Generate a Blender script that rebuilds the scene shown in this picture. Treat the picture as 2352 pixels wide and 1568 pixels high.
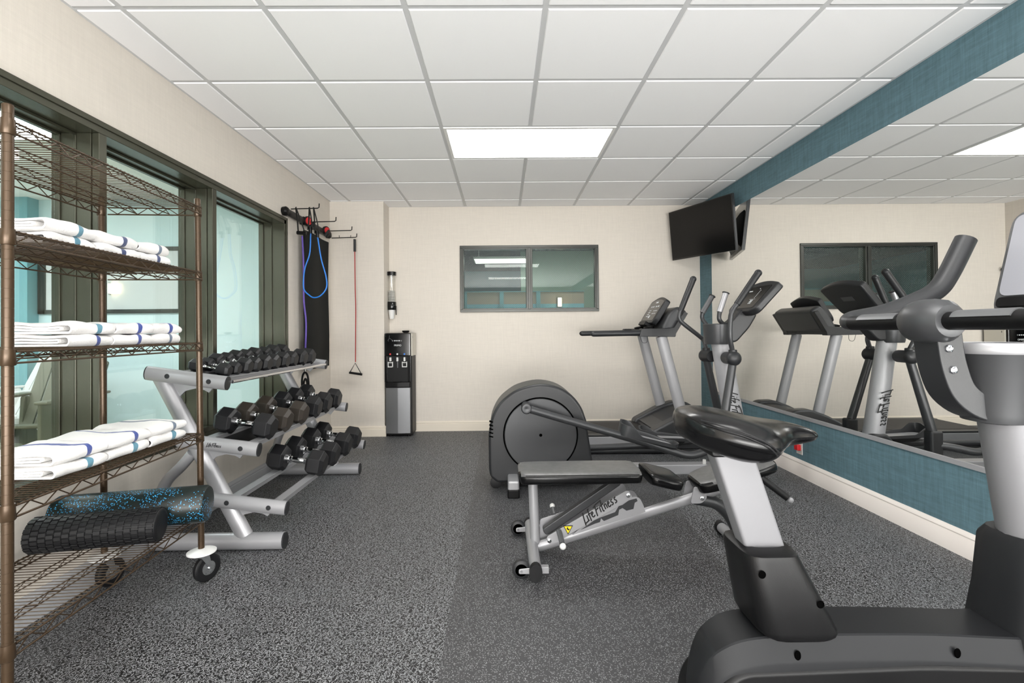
import bpy, bmesh, math, random
from mathutils import Vector, Matrix
random.seed(7)
PI = math.pi
for o in list(bpy.data.objects): bpy.data.objects.remove(o)
SC = bpy.context.scene
COL = SC.collection

# ------------------------------------------------------------------ camera
CAM_Z = 1.1106
yaw, pitch, roll = 0.00899, 0.00926, -0.00902
fwd = Vector((math.sin(yaw)*math.cos(pitch), math.cos(yaw)*math.cos(pitch), math.sin(pitch)))
rgt = Vector((math.cos(yaw), -math.sin(yaw), 0)); upv = rgt.cross(fwd)
cr = rgt*math.cos(roll)+upv*math.sin(roll); cu = -rgt*math.sin(roll)+upv*math.cos(roll)
cd = bpy.data.cameras.new('camera'); cam = bpy.data.objects.new('camera', cd); COL.objects.link(cam)
cd.sensor_width = 36; cd.lens = 1107.5/2352*36; cd.shift_x = 0.0045; cd.shift_y = -0.01458
cd.clip_start = 0.02; cd.clip_end = 100
m = Matrix.Identity(4)
for i in range(3): m[i][0] = cr[i]; m[i][1] = cu[i]; m[i][2] = -fwd[i]
m[2][3] = CAM_Z; cam.matrix_world = m
SC.camera = cam
# ------------------------------------------------------------------ world, exposure
w = bpy.data.worlds.new('world'); SC.world = w; w.use_nodes = True
w.node_tree.nodes['Background'].inputs[0].default_value = (1.0, 0.985, 0.96, 1)
w.node_tree.nodes['Background'].inputs[1].default_value = 1.0
vs = SC.view_settings; vs.view_transform = 'Standard'; vs.look = 'None'; vs.gamma = 1; vs.use_curve_mapping = False
vs.exposure = -0.62
PANEL = 21.0      # strength of the gym's ceiling panels
POOL = 42.0       # strength of the pool room's panels
DIM = 14.0  # strength of the hall's added fill light
def fill_lamp(name, loc, target, sx, sy, power):
    ld = bpy.data.lights.new(name, 'AREA'); ld.shape = 'RECTANGLE'; ld.size = sx; ld.size_y = sy; ld.energy = power; ld.color = (1, .985, .96)
    lo = bpy.data.objects.new(name, ld); COL.objects.link(lo); lo.location = loc
    lo.rotation_euler = (Vector(target)-Vector(loc)).to_track_quat('-Z', 'Y').to_euler(); return lo
fill_lamp('bounce_fill_lamp', (.2, -1.9, .5), (.2, -1.35, 2.5), 3.4, 2.2, 250)  # added fill lamp behind the camera, aimed up to brighten the ceiling
fill_lamp('far_fill_lamp', (.2, -4.3, .7), (.2, -.4, 3.0), 3.6, 1.2, 500)  # second added fill lamp, unseen, brightens the far end of the room
# room
XL, XR, DY, DB, H, XB, YB = -1.845, 2.227, 5.415, 5.168, 2.511, -1.271, -4.6
T = .6096; GX, GY = -.41243, 2.07642

# ------------------------------------------------------------------ materials
def lin(c):
    return tuple(((v/255)/12.92 if v/255 <= .04045 else ((v/255+.055)/1.055)**2.4) for v in c)
MATS = {}
def mat(name, rgb, rough=.5, metal=0, coat=0, emit=0, bump=0, bscale=200, spec=.5, var=0, vscale=8):
    if name in MATS: return MATS[name]
    mt = bpy.data.materials.new(name); mt.use_nodes = True; nt = mt.node_tree; b = nt.nodes['Principled BSDF']
    c = lin(rgb); b.inputs['Base Color'].default_value = (*c, 1)
    b.inputs['Roughness'].default_value = rough; b.inputs['Metallic'].default_value = metal
    b.inputs['Coat Weight'].default_value = coat; b.inputs['Coat Roughness'].default_value = .15
    b.inputs['Specular IOR Level'].default_value = spec
    if emit:
        b.inputs['Emission Color'].default_value = (*c, 1); b.inputs['Emission Strength'].default_value = emit
    N = nt.nodes.new; L = nt.links.new
    if bump or var:
        tc = N('ShaderNodeTexCoord'); nz = N('ShaderNodeTexNoise'); L(tc.outputs['Object'], nz.inputs['Vector'])
        if bump:
            nz.inputs['Scale'].default_value = bscale; nz.inputs['Detail'].default_value = 3
            bp = N('ShaderNodeBump'); bp.inputs['Strength'].default_value = bump; bp.inputs['Distance'].default_value = .002
            L(nz.outputs['Fac'], bp.inputs['Height']); L(bp.outputs['Normal'], b.inputs['Normal'])
        if var:
            n2 = N('ShaderNodeTexNoise'); n2.inputs['Scale'].default_value = vscale; L(tc.outputs['Object'], n2.inputs['Vector'])
            mr = N('ShaderNodeMapRange'); mr.inputs[1].default_value = .3; mr.inputs[2].default_value = .7
            mr.inputs[3].default_value = 1-var; mr.inputs[4].default_value = 1+var; L(n2.outputs['Fac'], mr.inputs[0])
            mx = N('ShaderNodeVectorMath'); mx.operation = 'SCALE'; mx.inputs[0].default_value = c
            L(mr.outputs[0], mx.inputs['Scale']); L(mx.outputs[0], b.inputs['Base Color'])
    MATS[name] = mt; return mt

def math_node(nt, op, a, b=None, c=None):
    n = nt.nodes.new('ShaderNodeMath'); n.operation = op
    for i, v in enumerate((a, b, c)):
        if v is None: continue
        if isinstance(v, (int, float)): n.inputs[i].default_value = v
        else: nt.links.new(v, n.inputs[i])
    return n.outputs[0]

def fabric_wall(name, rgb, amt=.05, rough=.8, streak=.5, wear=False):
    """woven wallcovering: fine horizontal and vertical threads"""
    mt = bpy.data.materials.new(name); mt.use_nodes = True; nt = mt.node_tree; b = nt.nodes['Principled BSDF']
    N = nt.nodes.new; L = nt.links.new; c = lin(rgb)
    tc = N('ShaderNodeTexCoord'); fac = None
    for sc in ((14, 14, 420), (420, 420, 14), (5, 5, 60), (60, 60, 5)):
        mp = N('ShaderNodeMapping'); mp.inputs['Scale'].default_value = sc; L(tc.outputs['Object'], mp.inputs[0])
        nz = N('ShaderNodeTexNoise'); nz.inputs['Scale'].default_value = 1; nz.inputs['Detail'].default_value = 2
        L(mp.outputs[0], nz.inputs['Vector'])
        fac = nz.outputs['Fac'] if fac is None else math_node(nt, 'ADD', fac, nz.outputs['Fac'])
    k = math_node(nt, 'MULTIPLY_ADD', math_node(nt, 'SUBTRACT', fac, 2.0), amt*4, 1.0)
    mx = N('ShaderNodeVectorMath'); mx.operation = 'SCALE'; mx.inputs[0].default_value = c
    L(k, mx.inputs['Scale']); L(mx.outputs[0], b.inputs['Base Color'])
    b.inputs['Roughness'].default_value = rough; b.inputs['Specular IOR Level'].default_value = .3
    bp = N('ShaderNodeBump'); bp.inputs['Strength'].default_value = .25; bp.inputs['Distance'].default_value = .001
    L(fac, bp.inputs['Height']); L(bp.outputs['Normal'], b.inputs['Normal'])
    MATS[name] = mt; return mt

def fleck_rubber(name, base, fleck, scales, dens, rough=.55):
    """dark rubber with short curled flecks of light crumb"""
    mt = bpy.data.materials.new(name); mt.use_nodes = True; nt = mt.node_tree; b = nt.nodes['Principled BSDF']
    N = nt.nodes.new; L = nt.links.new
    tc = N('ShaderNodeTexCoord'); total = None
    nzw = N('ShaderNodeTexNoise'); nzw.inputs['Scale'].default_value = 45; L(tc.outputs['Object'], nzw.inputs['Vector'])
    for i, (s, ln, wd) in enumerate(scales):
        mp = N('ShaderNodeMapping'); mp.inputs['Location'].default_value = (3.7*i, 1.3*i, 0); L(tc.outputs['Object'], mp.inputs[0])
        wv = N('ShaderNodeVectorMath'); wv.operation = 'MULTIPLY_ADD'
        L(nzw.outputs['Color'], wv.inputs[0]); wv.inputs[1].default_value = (.006, .006, 0); L(mp.outputs[0], wv.inputs[2])
        fl = N('ShaderNodeVectorMath'); fl.operation = 'MULTIPLY'; fl.inputs[1].default_value = (1, 1, 0); L(wv.outputs[0], fl.inputs[0])
        vo = N('ShaderNodeTexVoronoi'); vo.inputs['Scale'].default_value = s; vo.voronoi_dimensions = '2D'
        vo.inputs['Randomness'].default_value = 1; L(fl.outputs[0], vo.inputs['Vector'])
        sc = N('ShaderNodeVectorMath'); sc.operation = 'SCALE'; sc.inputs['Scale'].default_value = 1
        L(fl.outputs[0], sc.inputs[0])
        ds = N('ShaderNodeVectorMath'); ds.operation = 'SUBTRACT'; L(sc.outputs[0], ds.inputs[0]); L(vo.outputs['Position'], ds.inputs[1])
        sp = N('ShaderNodeSeparateColor'); L(vo.outputs['Color'], sp.inputs[0])
        vr = N('ShaderNodeVectorRotate'); vr.rotation_type = 'Z_AXIS'; L(ds.outputs[0], vr.inputs['Vector'])
        L(math_node(nt, 'MULTIPLY', sp.outputs[0], 6.283), vr.inputs['Angle'])
        xy = N('ShaderNodeSeparateXYZ'); L(vr.outputs[0], xy.inputs[0])
        x2 = math_node(nt, 'MULTIPLY', xy.outputs[0], xy.outputs[0])
        yc = math_node(nt, 'ADD', xy.outputs[1], math_node(nt, 'MULTIPLY', x2, 90.0))
        a = math_node(nt, 'LESS_THAN', math_node(nt, 'ABSOLUTE', xy.outputs[0]), ln)
        bb = math_node(nt, 'LESS_THAN', math_node(nt, 'ABSOLUTE', yc), wd)
        on = math_node(nt, 'LESS_THAN', sp.outputs[1], dens)
        f = math_node(nt, 'MULTIPLY', math_node(nt, 'MULTIPLY', a, bb), on)
        f = math_node(nt, 'MULTIPLY', f, math_node(nt, 'MULTIPLY_ADD', sp.outputs[2], .6, .4))
        total = f if total is None else math_node(nt, 'MAXIMUM', total, f)
    mx = N('ShaderNodeMix'); mx.data_type = 'RGBA'; mx.inputs[6].default_value = (*lin(base), 1); mx.inputs[7].default_value = (*lin(fleck), 1)
    L(total, mx.inputs[0]); L(mx.outputs[2], b.inputs['Base Color'])
    b.inputs['Roughness'].default_value = rough; b.inputs['Specular IOR Level'].default_value = .5
    nz = N('ShaderNodeTexNoise'); nz.inputs['Scale'].default_value = 260; L(tc.outputs['Object'], nz.inputs['Vector'])
    bp = N('ShaderNodeBump'); bp.inputs['Strength'].default_value = .3; bp.inputs['Distance'].default_value = .002
    L(nz.outputs['Fac'], bp.inputs['Height']); L(bp.outputs['Normal'], b.inputs['Normal'])
    MATS[name] = mt; return mt

def glass_mat(name, tint, refl=.08, wires=False):
    mt = bpy.data.materials.new(name); mt.use_nodes = True; nt = mt.node_tree; nt.nodes.clear()
    N = nt.nodes.new; L = nt.links.new
    out = N('ShaderNodeOutputMaterial'); tr = N('ShaderNodeBsdfTransparent'); tr.inputs[0].default_value = (*tint, 1)
    gl = N('ShaderNodeBsdfGlossy'); gl.inputs['Roughness'].default_value = 0; gl.inputs[0].default_value = (1, 1, 1, 1)
    lw = N('ShaderNodeLayerWeight'); lw.inputs[0].default_value = .5
    mx = N('ShaderNodeMixShader'); L(math_node(nt, 'MULTIPLY_ADD', math_node(nt, 'POWER', lw.outputs['Facing'], 5), .8, refl), mx.inputs[0])
    L(tr.outputs[0], mx.inputs[1]); L(gl.outputs[0], mx.inputs[2]); res = mx.outputs[0]
    if wires:
        tc = N('ShaderNodeTexCoord'); xy = N('ShaderNodeSeparateXYZ'); L(tc.outputs['Object'], xy.inputs[0])
        fs = []
        for sgn in (1, -1):
            s = math_node(nt, 'ADD', xy.outputs[0], math_node(nt, 'MULTIPLY', xy.outputs[2], sgn*1.15))
            fr = math_node(nt, 'FRACT', math_node(nt, 'MULTIPLY', math_node(nt, 'ADD', s, 10), 1/.024))
            fs.append(math_node(nt, 'LESS_THAN', fr, .09))
        df = N('ShaderNodeBsdfPrincipled'); df.inputs['Base Color'].default_value = (*lin((150, 160, 160)), 1)
        df.inputs['Metallic'].default_value = .3; df.inputs['Roughness'].default_value = .4
        m2 = N('ShaderNodeMixShader'); L(math_node(nt, 'MULTIPLY', math_node(nt, 'MAXIMUM', fs[0], fs[1]), .5), m2.inputs[0])
        L(res, m2.inputs[1]); L(df.outputs[0], m2.inputs[2]); res = m2.outputs[0]
    L(res, out.inputs[0]); MATS[name] = mt; return mt

def towel_mat(name, stripe):
    mt = bpy.data.materials.new(name); mt.use_nodes = True; nt = mt.node_tree; b = nt.nodes['Principled BSDF']
    N = nt.nodes.new; L = nt.links.new
    tc = N('ShaderNodeTexCoord'); xy = N('ShaderNodeSeparateXYZ'); L(tc.outputs['Object'], xy.inputs[0])
    nz = N('ShaderNodeTexNoise'); nz.inputs['Scale'].default_value = 14; L(tc.outputs['Object'], nz.inputs['Vector'])
    yy = math_node(nt, 'ADD', xy.outputs[1], math_node(nt, 'MULTIPLY', math_node(nt, 'SUBTRACT', nz.outputs['Fac'], .5), .03))
    on = math_node(nt, 'LESS_THAN', math_node(nt, 'ABSOLUTE', math_node(nt, 'SUBTRACT', yy, .12)), .0085)
    mx = N('ShaderNodeMix'); mx.data_type = 'RGBA'; mx.inputs[6].default_value = (*lin((243, 241, 239)), 1)
    mx.inputs[7].default_value = (*lin(stripe), 1); L(on, mx.inputs[0]); L(mx.outputs[2], b.inputs['Base Color'])
    b.inputs['Roughness'].default_value = .95; b.inputs['Sheen Weight'].default_value = .3
    n2 = N('ShaderNodeTexNoise'); n2.inputs['Scale'].default_value = 330; n2.inputs['Detail'].default_value = 2; L(tc.outputs['Object'], n2.inputs['Vector'])
    n3 = N('ShaderNodeTexNoise'); n3.inputs['Scale'].default_value = 28; L(tc.outputs['Object'], n3.inputs['Vector'])
    bp = N('ShaderNodeBump'); bp.inputs['Strength'].default_value = .7; bp.inputs['Distance'].default_value = .003
    L(math_node(nt, 'ADD', n2.outputs['Fac'], math_node(nt, 'MULTIPLY', n3.outputs['Fac'], 1.5)), bp.inputs['Height']); L(bp.outputs['Normal'], b.inputs['Normal'])
    MATS[name] = mt; return mt

cream = fabric_wall('cream_wallcovering', (218, 211, 201), .022)
teal = fabric_wall('teal_wallcovering', (92, 120, 130), .12)
M_floor = fleck_rubber('speckled_rubber', (16, 16, 18), (170, 172, 175), [(95, .0050, .0009), (120, .0042, .0008), (80, .0058, .0010)], .85)
M_mat = fleck_rubber('runner_rubber', (54, 54, 56), (165, 167, 169), [(95, .0026, .0008), (120, .0024, .0008), (150, .002, .0007)], .38, .5)
tile = mat('ceiling_tile', (250, 250, 251), .9, bump=.15, bscale=300)
tbar = mat('ceiling_grid_paint', (205, 206, 207), .5)
trimw = mat('baseboard_paint', (240, 232, 226), .45)
trimc = mat('baseboard_cream', (222, 213, 198), .5)
trimg = mat('baseboard_grey', (176, 177, 180), .5)
bronze = mat('dark_bronze_frame', (76, 76, 64), .27, .5)
steelf = mat('steel_window_frame', (70, 71, 68), .3, .6)
shelfm = mat('bronze_shelving_wire', (74, 58, 42), .32, .45)
silver = mat('silver_powdercoat', (168, 168, 171), .38, .4)
silver2 = mat('bright_silver_paint', (160, 160, 163), .42, .15)
silver3 = mat('bike_post_silver', (116, 116, 119), .42, .15)
gunm = mat('gunmetal_paint', (62, 63, 65), .38, .3)
chrome = mat('chrome', (225, 226, 228), .12, 1)
blackpl = mat('black_plastic', (13, 13, 14), .42, spec=.25, bump=.08, bscale=900)
shellm = mat('bike_shell_plastic', (26, 27, 29), .50, spec=.2)
charpl = mat('charcoal_plastic', (39, 40, 42), .40, spec=.38, bump=.1, bscale=900)
greypl = mat('grey_plastic', (78, 79, 81), .4, bump=.08, bscale=900)
rubber = mat('black_rubber', (18, 18, 20), .5, spec=.35, bump=.2, bscale=500)
hexrub = mat('hexagon_rubber', (27, 27, 29), .42, spec=.4)
hexbrn = mat('brownish_rubber', (50, 44, 38), .45)
leather = mat('black_vinyl', (10, 10, 11), .22, spec=.32)
leatherw = mat('worn_vinyl', (62, 62, 63), .33, bump=.12, bscale=120, var=.18, vscale=30)
gloss = mat('gloss_black', (7, 7, 8), .16)
screenm = mat('television_screen', (5, 5, 6), .22, spec=.25)
brushed = mat('brushed_steel', (125, 126, 128), .45, .8)
whitepl = mat('white_plastic', (228, 228, 226), .4)
ink = mat('black_ink', (12, 12, 12), .6)
darkhole = mat('bolt_recess', (4, 4, 4), 1, spec=0)
red = mat('red_plastic', (205, 40, 45), .4)
pcream = mat('cream_plastic', (205, 200, 188), .45)
bluet = mat('blue_rubber_tube', (30, 120, 215), .35)
purp = mat('purple_rubber_tube', (92, 70, 165), .4)
redt = mat('red_rubber_tube', (170, 30, 30), .4)
blackmat = mat('black_foam_mat', (15, 18, 17), .8, spec=.3)
webbing = mat('black_webbing', (20, 22, 22), .7)
yellow = mat('yellow_sticker', (235, 205, 30), .5)
screeng = mat('grey_console_face', (150, 151, 158), .35)
litw = mat('white_print', (225, 228, 230), .5)
poolwall = mat('pool_room_wall', (205, 226, 230), .7)
poolteal = mat('pool_room_teal', (118, 168, 176), .7)
poolceil = mat('pool_room_ceiling', (238, 240, 240), .8)
poolfl = mat('pool_room_floor', (196, 190, 165), .5)
chairm = mat('olive_resin', (96, 96, 80), .5)
pane = mat('pale_window_pane', (205, 208, 208), .3)
hallt = mat('hall_teal_paint', (120, 175, 188), .7)
hallg = mat('hall_green_paint', (140, 165, 148), .7)
halld = mat('hall_dark_ceiling', (28, 48, 60), .7)
hallb = mat('hall_beige_panel', (180, 165, 148), .7)
lblue = mat('hall_blue_panel', (140, 200, 220), .7)
stain = mat('wall_outlet_plate', (215, 210, 205), .4)
blackglass = mat('panel_glass', (14, 14, 16), .15)
glass = glass_mat('window_glass', (.92, .970, .972), .08)
wglass = glass_mat('wired_glass', (.86, .93, .90), .025, True)
clear = glass_mat('clear_tube', (.93, .93, .92), .10)
tw_blue = towel_mat('towel_blue_band', (50, 72, 150)); tw_teal = towel_mat('towel_teal_band', (88, 140, 160))
tw_grey = towel_mat('towel_grey_band', (105, 120, 140)); tw_navy = towel_mat('towel_navy_band', (56, 70, 112))

def emission(name, rgb, s):
    mt = bpy.data.materials.new(name); mt.use_nodes = True; nt = mt.node_tree; nt.nodes.clear()
    o = nt.nodes.new('ShaderNodeOutputMaterial'); e = nt.nodes.new('ShaderNodeEmission')
    e.inputs[0].default_value = (*rgb, 1); e.inputs[1].default_value = s; nt.links.new(e.outputs[0], o.inputs[0]); return mt
lampm = emission('panel_light', (1, .985, .96), PANEL); lampp = emission('pool_panel_light', (1, .99, .98), POOL)
lamph = emission('hall_fill_glow', (1, .93, .85), DIM); lampw = emission('sconce_light', (1, .80, .55), 9.0)
mirrorm = bpy.data.materials.new('mirror_silvering'); mirrorm.use_nodes = True
_b = mirrorm.node_tree.nodes['Principled BSDF']; _b.inputs['Base Color'].default_value = (.93, .94, .93, 1)
_b.inputs['Metallic'].default_value = 1; _b.inputs['Roughness'].default_value = 0

def speckle_foam():
    mt = bpy.data.materials.new('speckled_foam'); mt.use_nodes = True; nt = mt.node_tree; b = nt.nodes['Principled BSDF']
    N = nt.nodes.new; L = nt.links.new
    tc = N('ShaderNodeTexCoord'); vo = N('ShaderNodeTexVoronoi'); vo.inputs['Scale'].default_value = 150; L(tc.outputs['Object'], vo.inputs['Vector'])
    nz = N('ShaderNodeTexNoise'); nz.inputs['Scale'].default_value = 9; L(tc.outputs['Object'], nz.inputs['Vector'])
    sp = N('ShaderNodeSeparateColor'); L(vo.outputs['Color'], sp.inputs[0])
    a = math_node(nt, 'LESS_THAN', vo.outputs['Distance'], .33)
    d = math_node(nt, 'LESS_THAN', sp.outputs[0], math_node(nt, 'MULTIPLY_ADD', nz.outputs['Fac'], 4.0, -1.45))
    mx = N('ShaderNodeMix'); mx.data_type = 'RGBA'; mx.inputs[6].default_value = (*lin((16, 28, 26)), 1); mx.inputs[7].default_value = (*lin((60, 160, 215)), 1)
    L(math_node(nt, 'MULTIPLY', a, d), mx.inputs[0]); L(mx.outputs[2], b.inputs['Base Color']); b.inputs['Roughness'].default_value = .4
    return mt
foamsp = speckle_foam()

# ------------------------------------------------------------------ mesh helpers
OFF = {}
def V(*a): return Vector(a)
def catmull(pts, k=6):
    pts = [Vector(p) for p in pts]
    if len(pts) < 3: return pts
    P = [2*pts[0]-pts[1]]+pts+[2*pts[-1]-pts[-2]]; out = []
    for i in range(1, len(P)-2):
        a, b, c, d = P[i-1], P[i], P[i+1], P[i+2]
        for j in range(k):
            t = j/k
            out.append(.5*((2*b)+(-a+c)*t+(2*a-5*b+4*c-d)*t*t+(-a+3*b-3*c+d)*t**3))
    out.append(P[-2]); return out
def roundpoly(pts, r, seg=5):
    out = []; n = len(pts)
    for i in range(n):
        p0, p1, p2 = Vector(pts[i-1]), Vector(pts[i]), Vector(pts[(i+1) % n])
        rr = r[i] if isinstance(r, (list, tuple)) else r
        a, b = p0-p1, p2-p1; la, lb = a.length, b.length
        d = min(rr, la*.48, lb*.48)
        if d < 1e-5: out.append(tuple(p1)); continue
        s, e = p1+a/la*d, p1+b/lb*d
        for j in range(seg+1):
            t = j/seg; out.append(tuple((1-t)**2*s+2*t*(1-t)*p1+t*t*e))
    return out
class MB:
    def __init__(s): s.v = []; s.f = []
    def add(s, vs, fs, M=None):
        o = len(s.v)
        for p in vs:
            p = Vector(p); s.v.append(M @ p if M is not None else p)
        s.f += [tuple(i+o for i in f) for f in fs]; return s
    def box(s, x0, x1, y0, y1, z0, z1, M=None):
        vs = [(x, y, z) for x in (x0, x1) for y in (y0, y1) for z in (z0, z1)]
        return s.add(vs, [(0, 1, 3, 2), (4, 6, 7, 5), (0, 4, 5, 1), (2, 3, 7, 6), (0, 2, 6, 4), (1, 5, 7, 3)], M)
    def prism(s, poly, a, b, axis='y', M=None):
        n = len(poly)
        def q(p, t): return {'y': (p[0], t, p[1]), 'x': (t, p[0], p[1]), 'z': (p[0], p[1], t)}[axis]
        vs = [q(p, a) for p in poly]+[q(p, b) for p in poly]
        fs = [tuple(range(n))[::-1], tuple(range(n, 2*n))]+[(i, (i+1) % n, n+(i+1) % n, n+i) for i in range(n)]
        return s.add(vs, fs, M)
    def tube(s, pts, r, n=12, cap=True, ry=None, up=(0, 0, 1), closed=False):
        pts = [Vector(p) for p in pts]; m_ = len(pts)
        rs = r if isinstance(r, (list, tuple)) else [r]*m_
        if len(rs) != m_: rs = [rs[0]+(rs[-1]-rs[0])*i/(m_-1) for i in range(m_)]
        up = Vector(up); vs = []; prev = None
        for i, p in enumerate(pts):
            if closed: t = pts[(i+1) % m_]-pts[i-1]
            else: t = pts[min(i+1, m_-1)]-pts[max(i-1, 0)]
            t.normalize()
            if prev is None:
                u = up-t*up.dot(t)
                if u.length < 1e-3: u = Vector((1, 0, 0))-t*t.x
                if u.length < 1e-3: u = Vector((0, 1, 0))
            else: u = prev-t*prev.dot(t)
            u.normalize(); prev = u; w_ = t.cross(u)
            k = (ry/rs[0]) if ry else 1
            for j in range(n):
                a = 2*PI*(j+.5)/n; vs.append(p+u*math.sin(a)*rs[i]*k+w_*math.cos(a)*rs[i])
        fs = []; last = m_ if closed else m_-1
        for i in range(last):
            i2 = (i+1) % m_
            for j in range(n): fs.append((i*n+j, i*n+(j+1) % n, i2*n+(j+1) % n, i2*n+j))
        if cap and not closed: fs += [tuple(range(n))[::-1], tuple(range((m_-1)*n, m_*n))]
        return s.add(vs, fs)
    def loft(s, rings, cap=True):
        n = len(rings[0]); vs = [p for r in rings for p in r]; fs = []
        for i in range(len(rings)-1):
            for j in range(n): fs.append((i*n+j, i*n+(j+1) % n, (i+1)*n+(j+1) % n, (i+1)*n+j))
        if cap: fs += [tuple(range(n))[::-1], tuple(range((len(rings)-1)*n, len(rings)*n))]
        return s.add(vs, fs)
    def lathe(s, prof, org, axis=(0, 0, 1), n=24, cap=True):
        ax = Vector(axis).normalized(); org = Vector(org)
        u = Vector((0, 0, 1)) if abs(ax.z) < .9 else Vector((1, 0, 0)); u = (u-ax*u.dot(ax)).normalized(); w_ = ax.cross(u)
        return s.loft([[org+ax*t+(u*math.cos(2*PI*j/n)+w_*math.sin(2*PI*j/n))*max(r, 1e-4) for j in range(n)] for t, r in prof], cap)
    def ball(s, c, r, n=14, k=8, sc=(1, 1, 1)):
        c = Vector(c)
        rings = [[c+Vector((math.cos(2*PI*j/n)*math.sin(PI*i/k)*r*sc[0], math.sin(2*PI*j/n)*math.sin(PI*i/k)*r*sc[1], -math.cos(PI*i/k)*r*sc[2])) for j in range(n)] for i in range(k+1)]
        rings[0] = [c+Vector((math.cos(2*PI*j/n)*1e-4, math.sin(2*PI*j/n)*1e-4, -r*sc[2])) for j in range(n)]
        rings[-1] = [c+Vector((math.cos(2*PI*j/n)*1e-4, math.sin(2*PI*j/n)*1e-4, r*sc[2])) for j in range(n)]
        return s.loft(rings)
    def build(s, name, material, parent=None, bevel=0, seg=2, sub=0, smooth=40, off=None):
        me = bpy.data.meshes.new(name); o = bpy.data.objects.new(name, me); COL.objects.link(o)
        if off is None: off = OFF.get(parent.name, Vector((0, 0, 0))) if parent else Vector((0, 0, 0))
        me.from_pydata([tuple(p-off) for p in s.v], [], s.f); me.update()
        bm = bmesh.new(); bm.from_mesh(me); bmesh.ops.recalc_face_normals(bm, faces=bm.faces); bm.to_mesh(me); bm.free()
        me.materials.append(material)
        if bevel:
            b = o.modifiers.new('bevel', 'BEVEL'); b.width = bevel; b.segments = seg; b.limit_method = 'ANGLE'; b.angle_limit = math.radians(32)
            b.harden_normals = True
        if sub:
            b = o.modifiers.new('sub', 'SUBSURF'); b.levels = sub; b.render_levels = sub
        me.shade_smooth()
        if not sub: me.set_sharp_from_angle(angle=math.radians(smooth))
        if parent: o.parent = parent
        OFF[o.name] = Vector(off)
        if not parent and off.length > 0: o.location = off
        return o
def thing(name, loc, label, cat, group=None):
    o = bpy.data.objects.new(name, None); COL.objects.link(o); o.location = loc; o.empty_display_size = .1
    o['label'] = label; o['category'] = cat
    if group: o['group'] = group
    OFF[o.name] = Vector(loc); return o
def tag(o, label, cat, group=None):
    o['label'] = label; o['category'] = cat
    if group: o['group'] = group
    return o
def struct(o): o['kind'] = 'structure'; return o
def copy_tree(o, parent=None):
    c = o.copy(); COL.objects.link(c)
    if parent: c.parent = parent
    for ch in list(o.children):
        copy_tree(ch, c)
    return c
def B(*a, **k): return MB().box(*a, **k)
def rotm(c, axis, ang):
    c = Vector(c); return Matrix.Translation(c) @ Matrix.Rotation(ang, 4, axis) @ Matrix.Translation(-c)

# brush lettering: polylines in units of the capital height
LF = [[(.30, 1.0), (.12, .45), (0, 0), (-.06, -.22)], [(-.02, -.04), (.2, .0), (.52, .06)], [(.52, .58), (.42, .08)], [(.60, .78), (.61, .82)],
      [(.98, .98), (.88, 1.0), (.78, .7), (.66, .0), (.6, -.12)], [(.64, .52), (.95, .60)], [(.92, .32), (1.15, .45), (1.12, .6), (.98, .48), (.95, .18), (1.05, .08), (1.22, .18)],
      [(1.66, .98), (1.52, .5), (1.38, -.05)], [(1.42, .86), (1.8, 1.0), (2.45, 1.1)], [(1.5, .50), (1.86, .60)], [(1.98, .60), (1.88, .08)],
      [(2.36, 1.0), (2.2, .5), (2.12, .05), (2.22, .08)], [(2.02, .60), (2.48, .68)], [(2.46, .56), (2.40, .08)], [(2.42, .35), (2.56, .56), (2.66, .5), (2.62, .08)],
      [(2.78, .32), (3.0, .45), (2.97, .6), (2.84, .48), (2.8, .18), (2.9, .08), (3.06, .18)],
      [(3.42, .58), (3.26, .52), (3.22, .38), (3.32, .28), (3.28, .12), (3.10, .10)], [(3.82, .60), (3.66, .54), (3.62, .40), (3.72, .28), (3.68, .12), (3.48, .08)]]
def lettering(org, u, v, h, th=.055):
    mb = MB(); org, u, v = Vector(org), Vector(u).normalized(), Vector(v).normalized(); nn = u.cross(v)
    for st in LF:
        pts = [org+u*(x*h)+v*(y*h) for x, y in catmull([(a, b, 0) for a, b in st], 3) for _ in [0]] if False else [org+u*(p.x*h)+v*(p.y*h) for p in catmull([(a, b, 0) for a, b in st], 3)]
        mb.tube(pts, th*h, 6, ry=.0012 if th*h > .0012 else None, up=nn)
    return mb
def text_mesh(body, size, org, u, v, parent, material, name='lettering', thick=.0008):
    cu_ = bpy.data.curves.new('t', 'FONT'); cu_.body = body; cu_.size = size; cu_.extrude = thick; cu_.align_x = 'CENTER'; cu_.align_y = 'CENTER'
    to = bpy.data.objects.new('t', cu_); COL.objects.link(to)
    dg = bpy.context.evaluated_depsgraph_get(); me = bpy.data.meshes.new_from_object(to.evaluated_get(dg))
    bpy.data.objects.remove(to)
    u, v = Vector(u).normalized(), Vector(v).normalized(); n_ = u.cross(v); org = Vector(org)
    mb = MB(); mb.add([org+u*p.co.x+v*p.co.y+n_*p.co.z for p in me.vertices], [tuple(f.vertices) for f in me.polygons])
    return mb.build(name, material, parent)

# ================================================================== ROOM SHELL
struct(B(XL-.3, XR+.3, YB, DY+.1, -.06, 0).build('floor', M_floor))
struct(MB().prism([(-.203, YB+.2), (-.228, 5.27), (1.36, 5.27), (1.19, 4.2), (1.064, 2.905), (1.01, 2.12), (.93, YB+.2)], 0, .004, 'z').build('floor_runner', M_mat)).name = 'trim_5'
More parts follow.
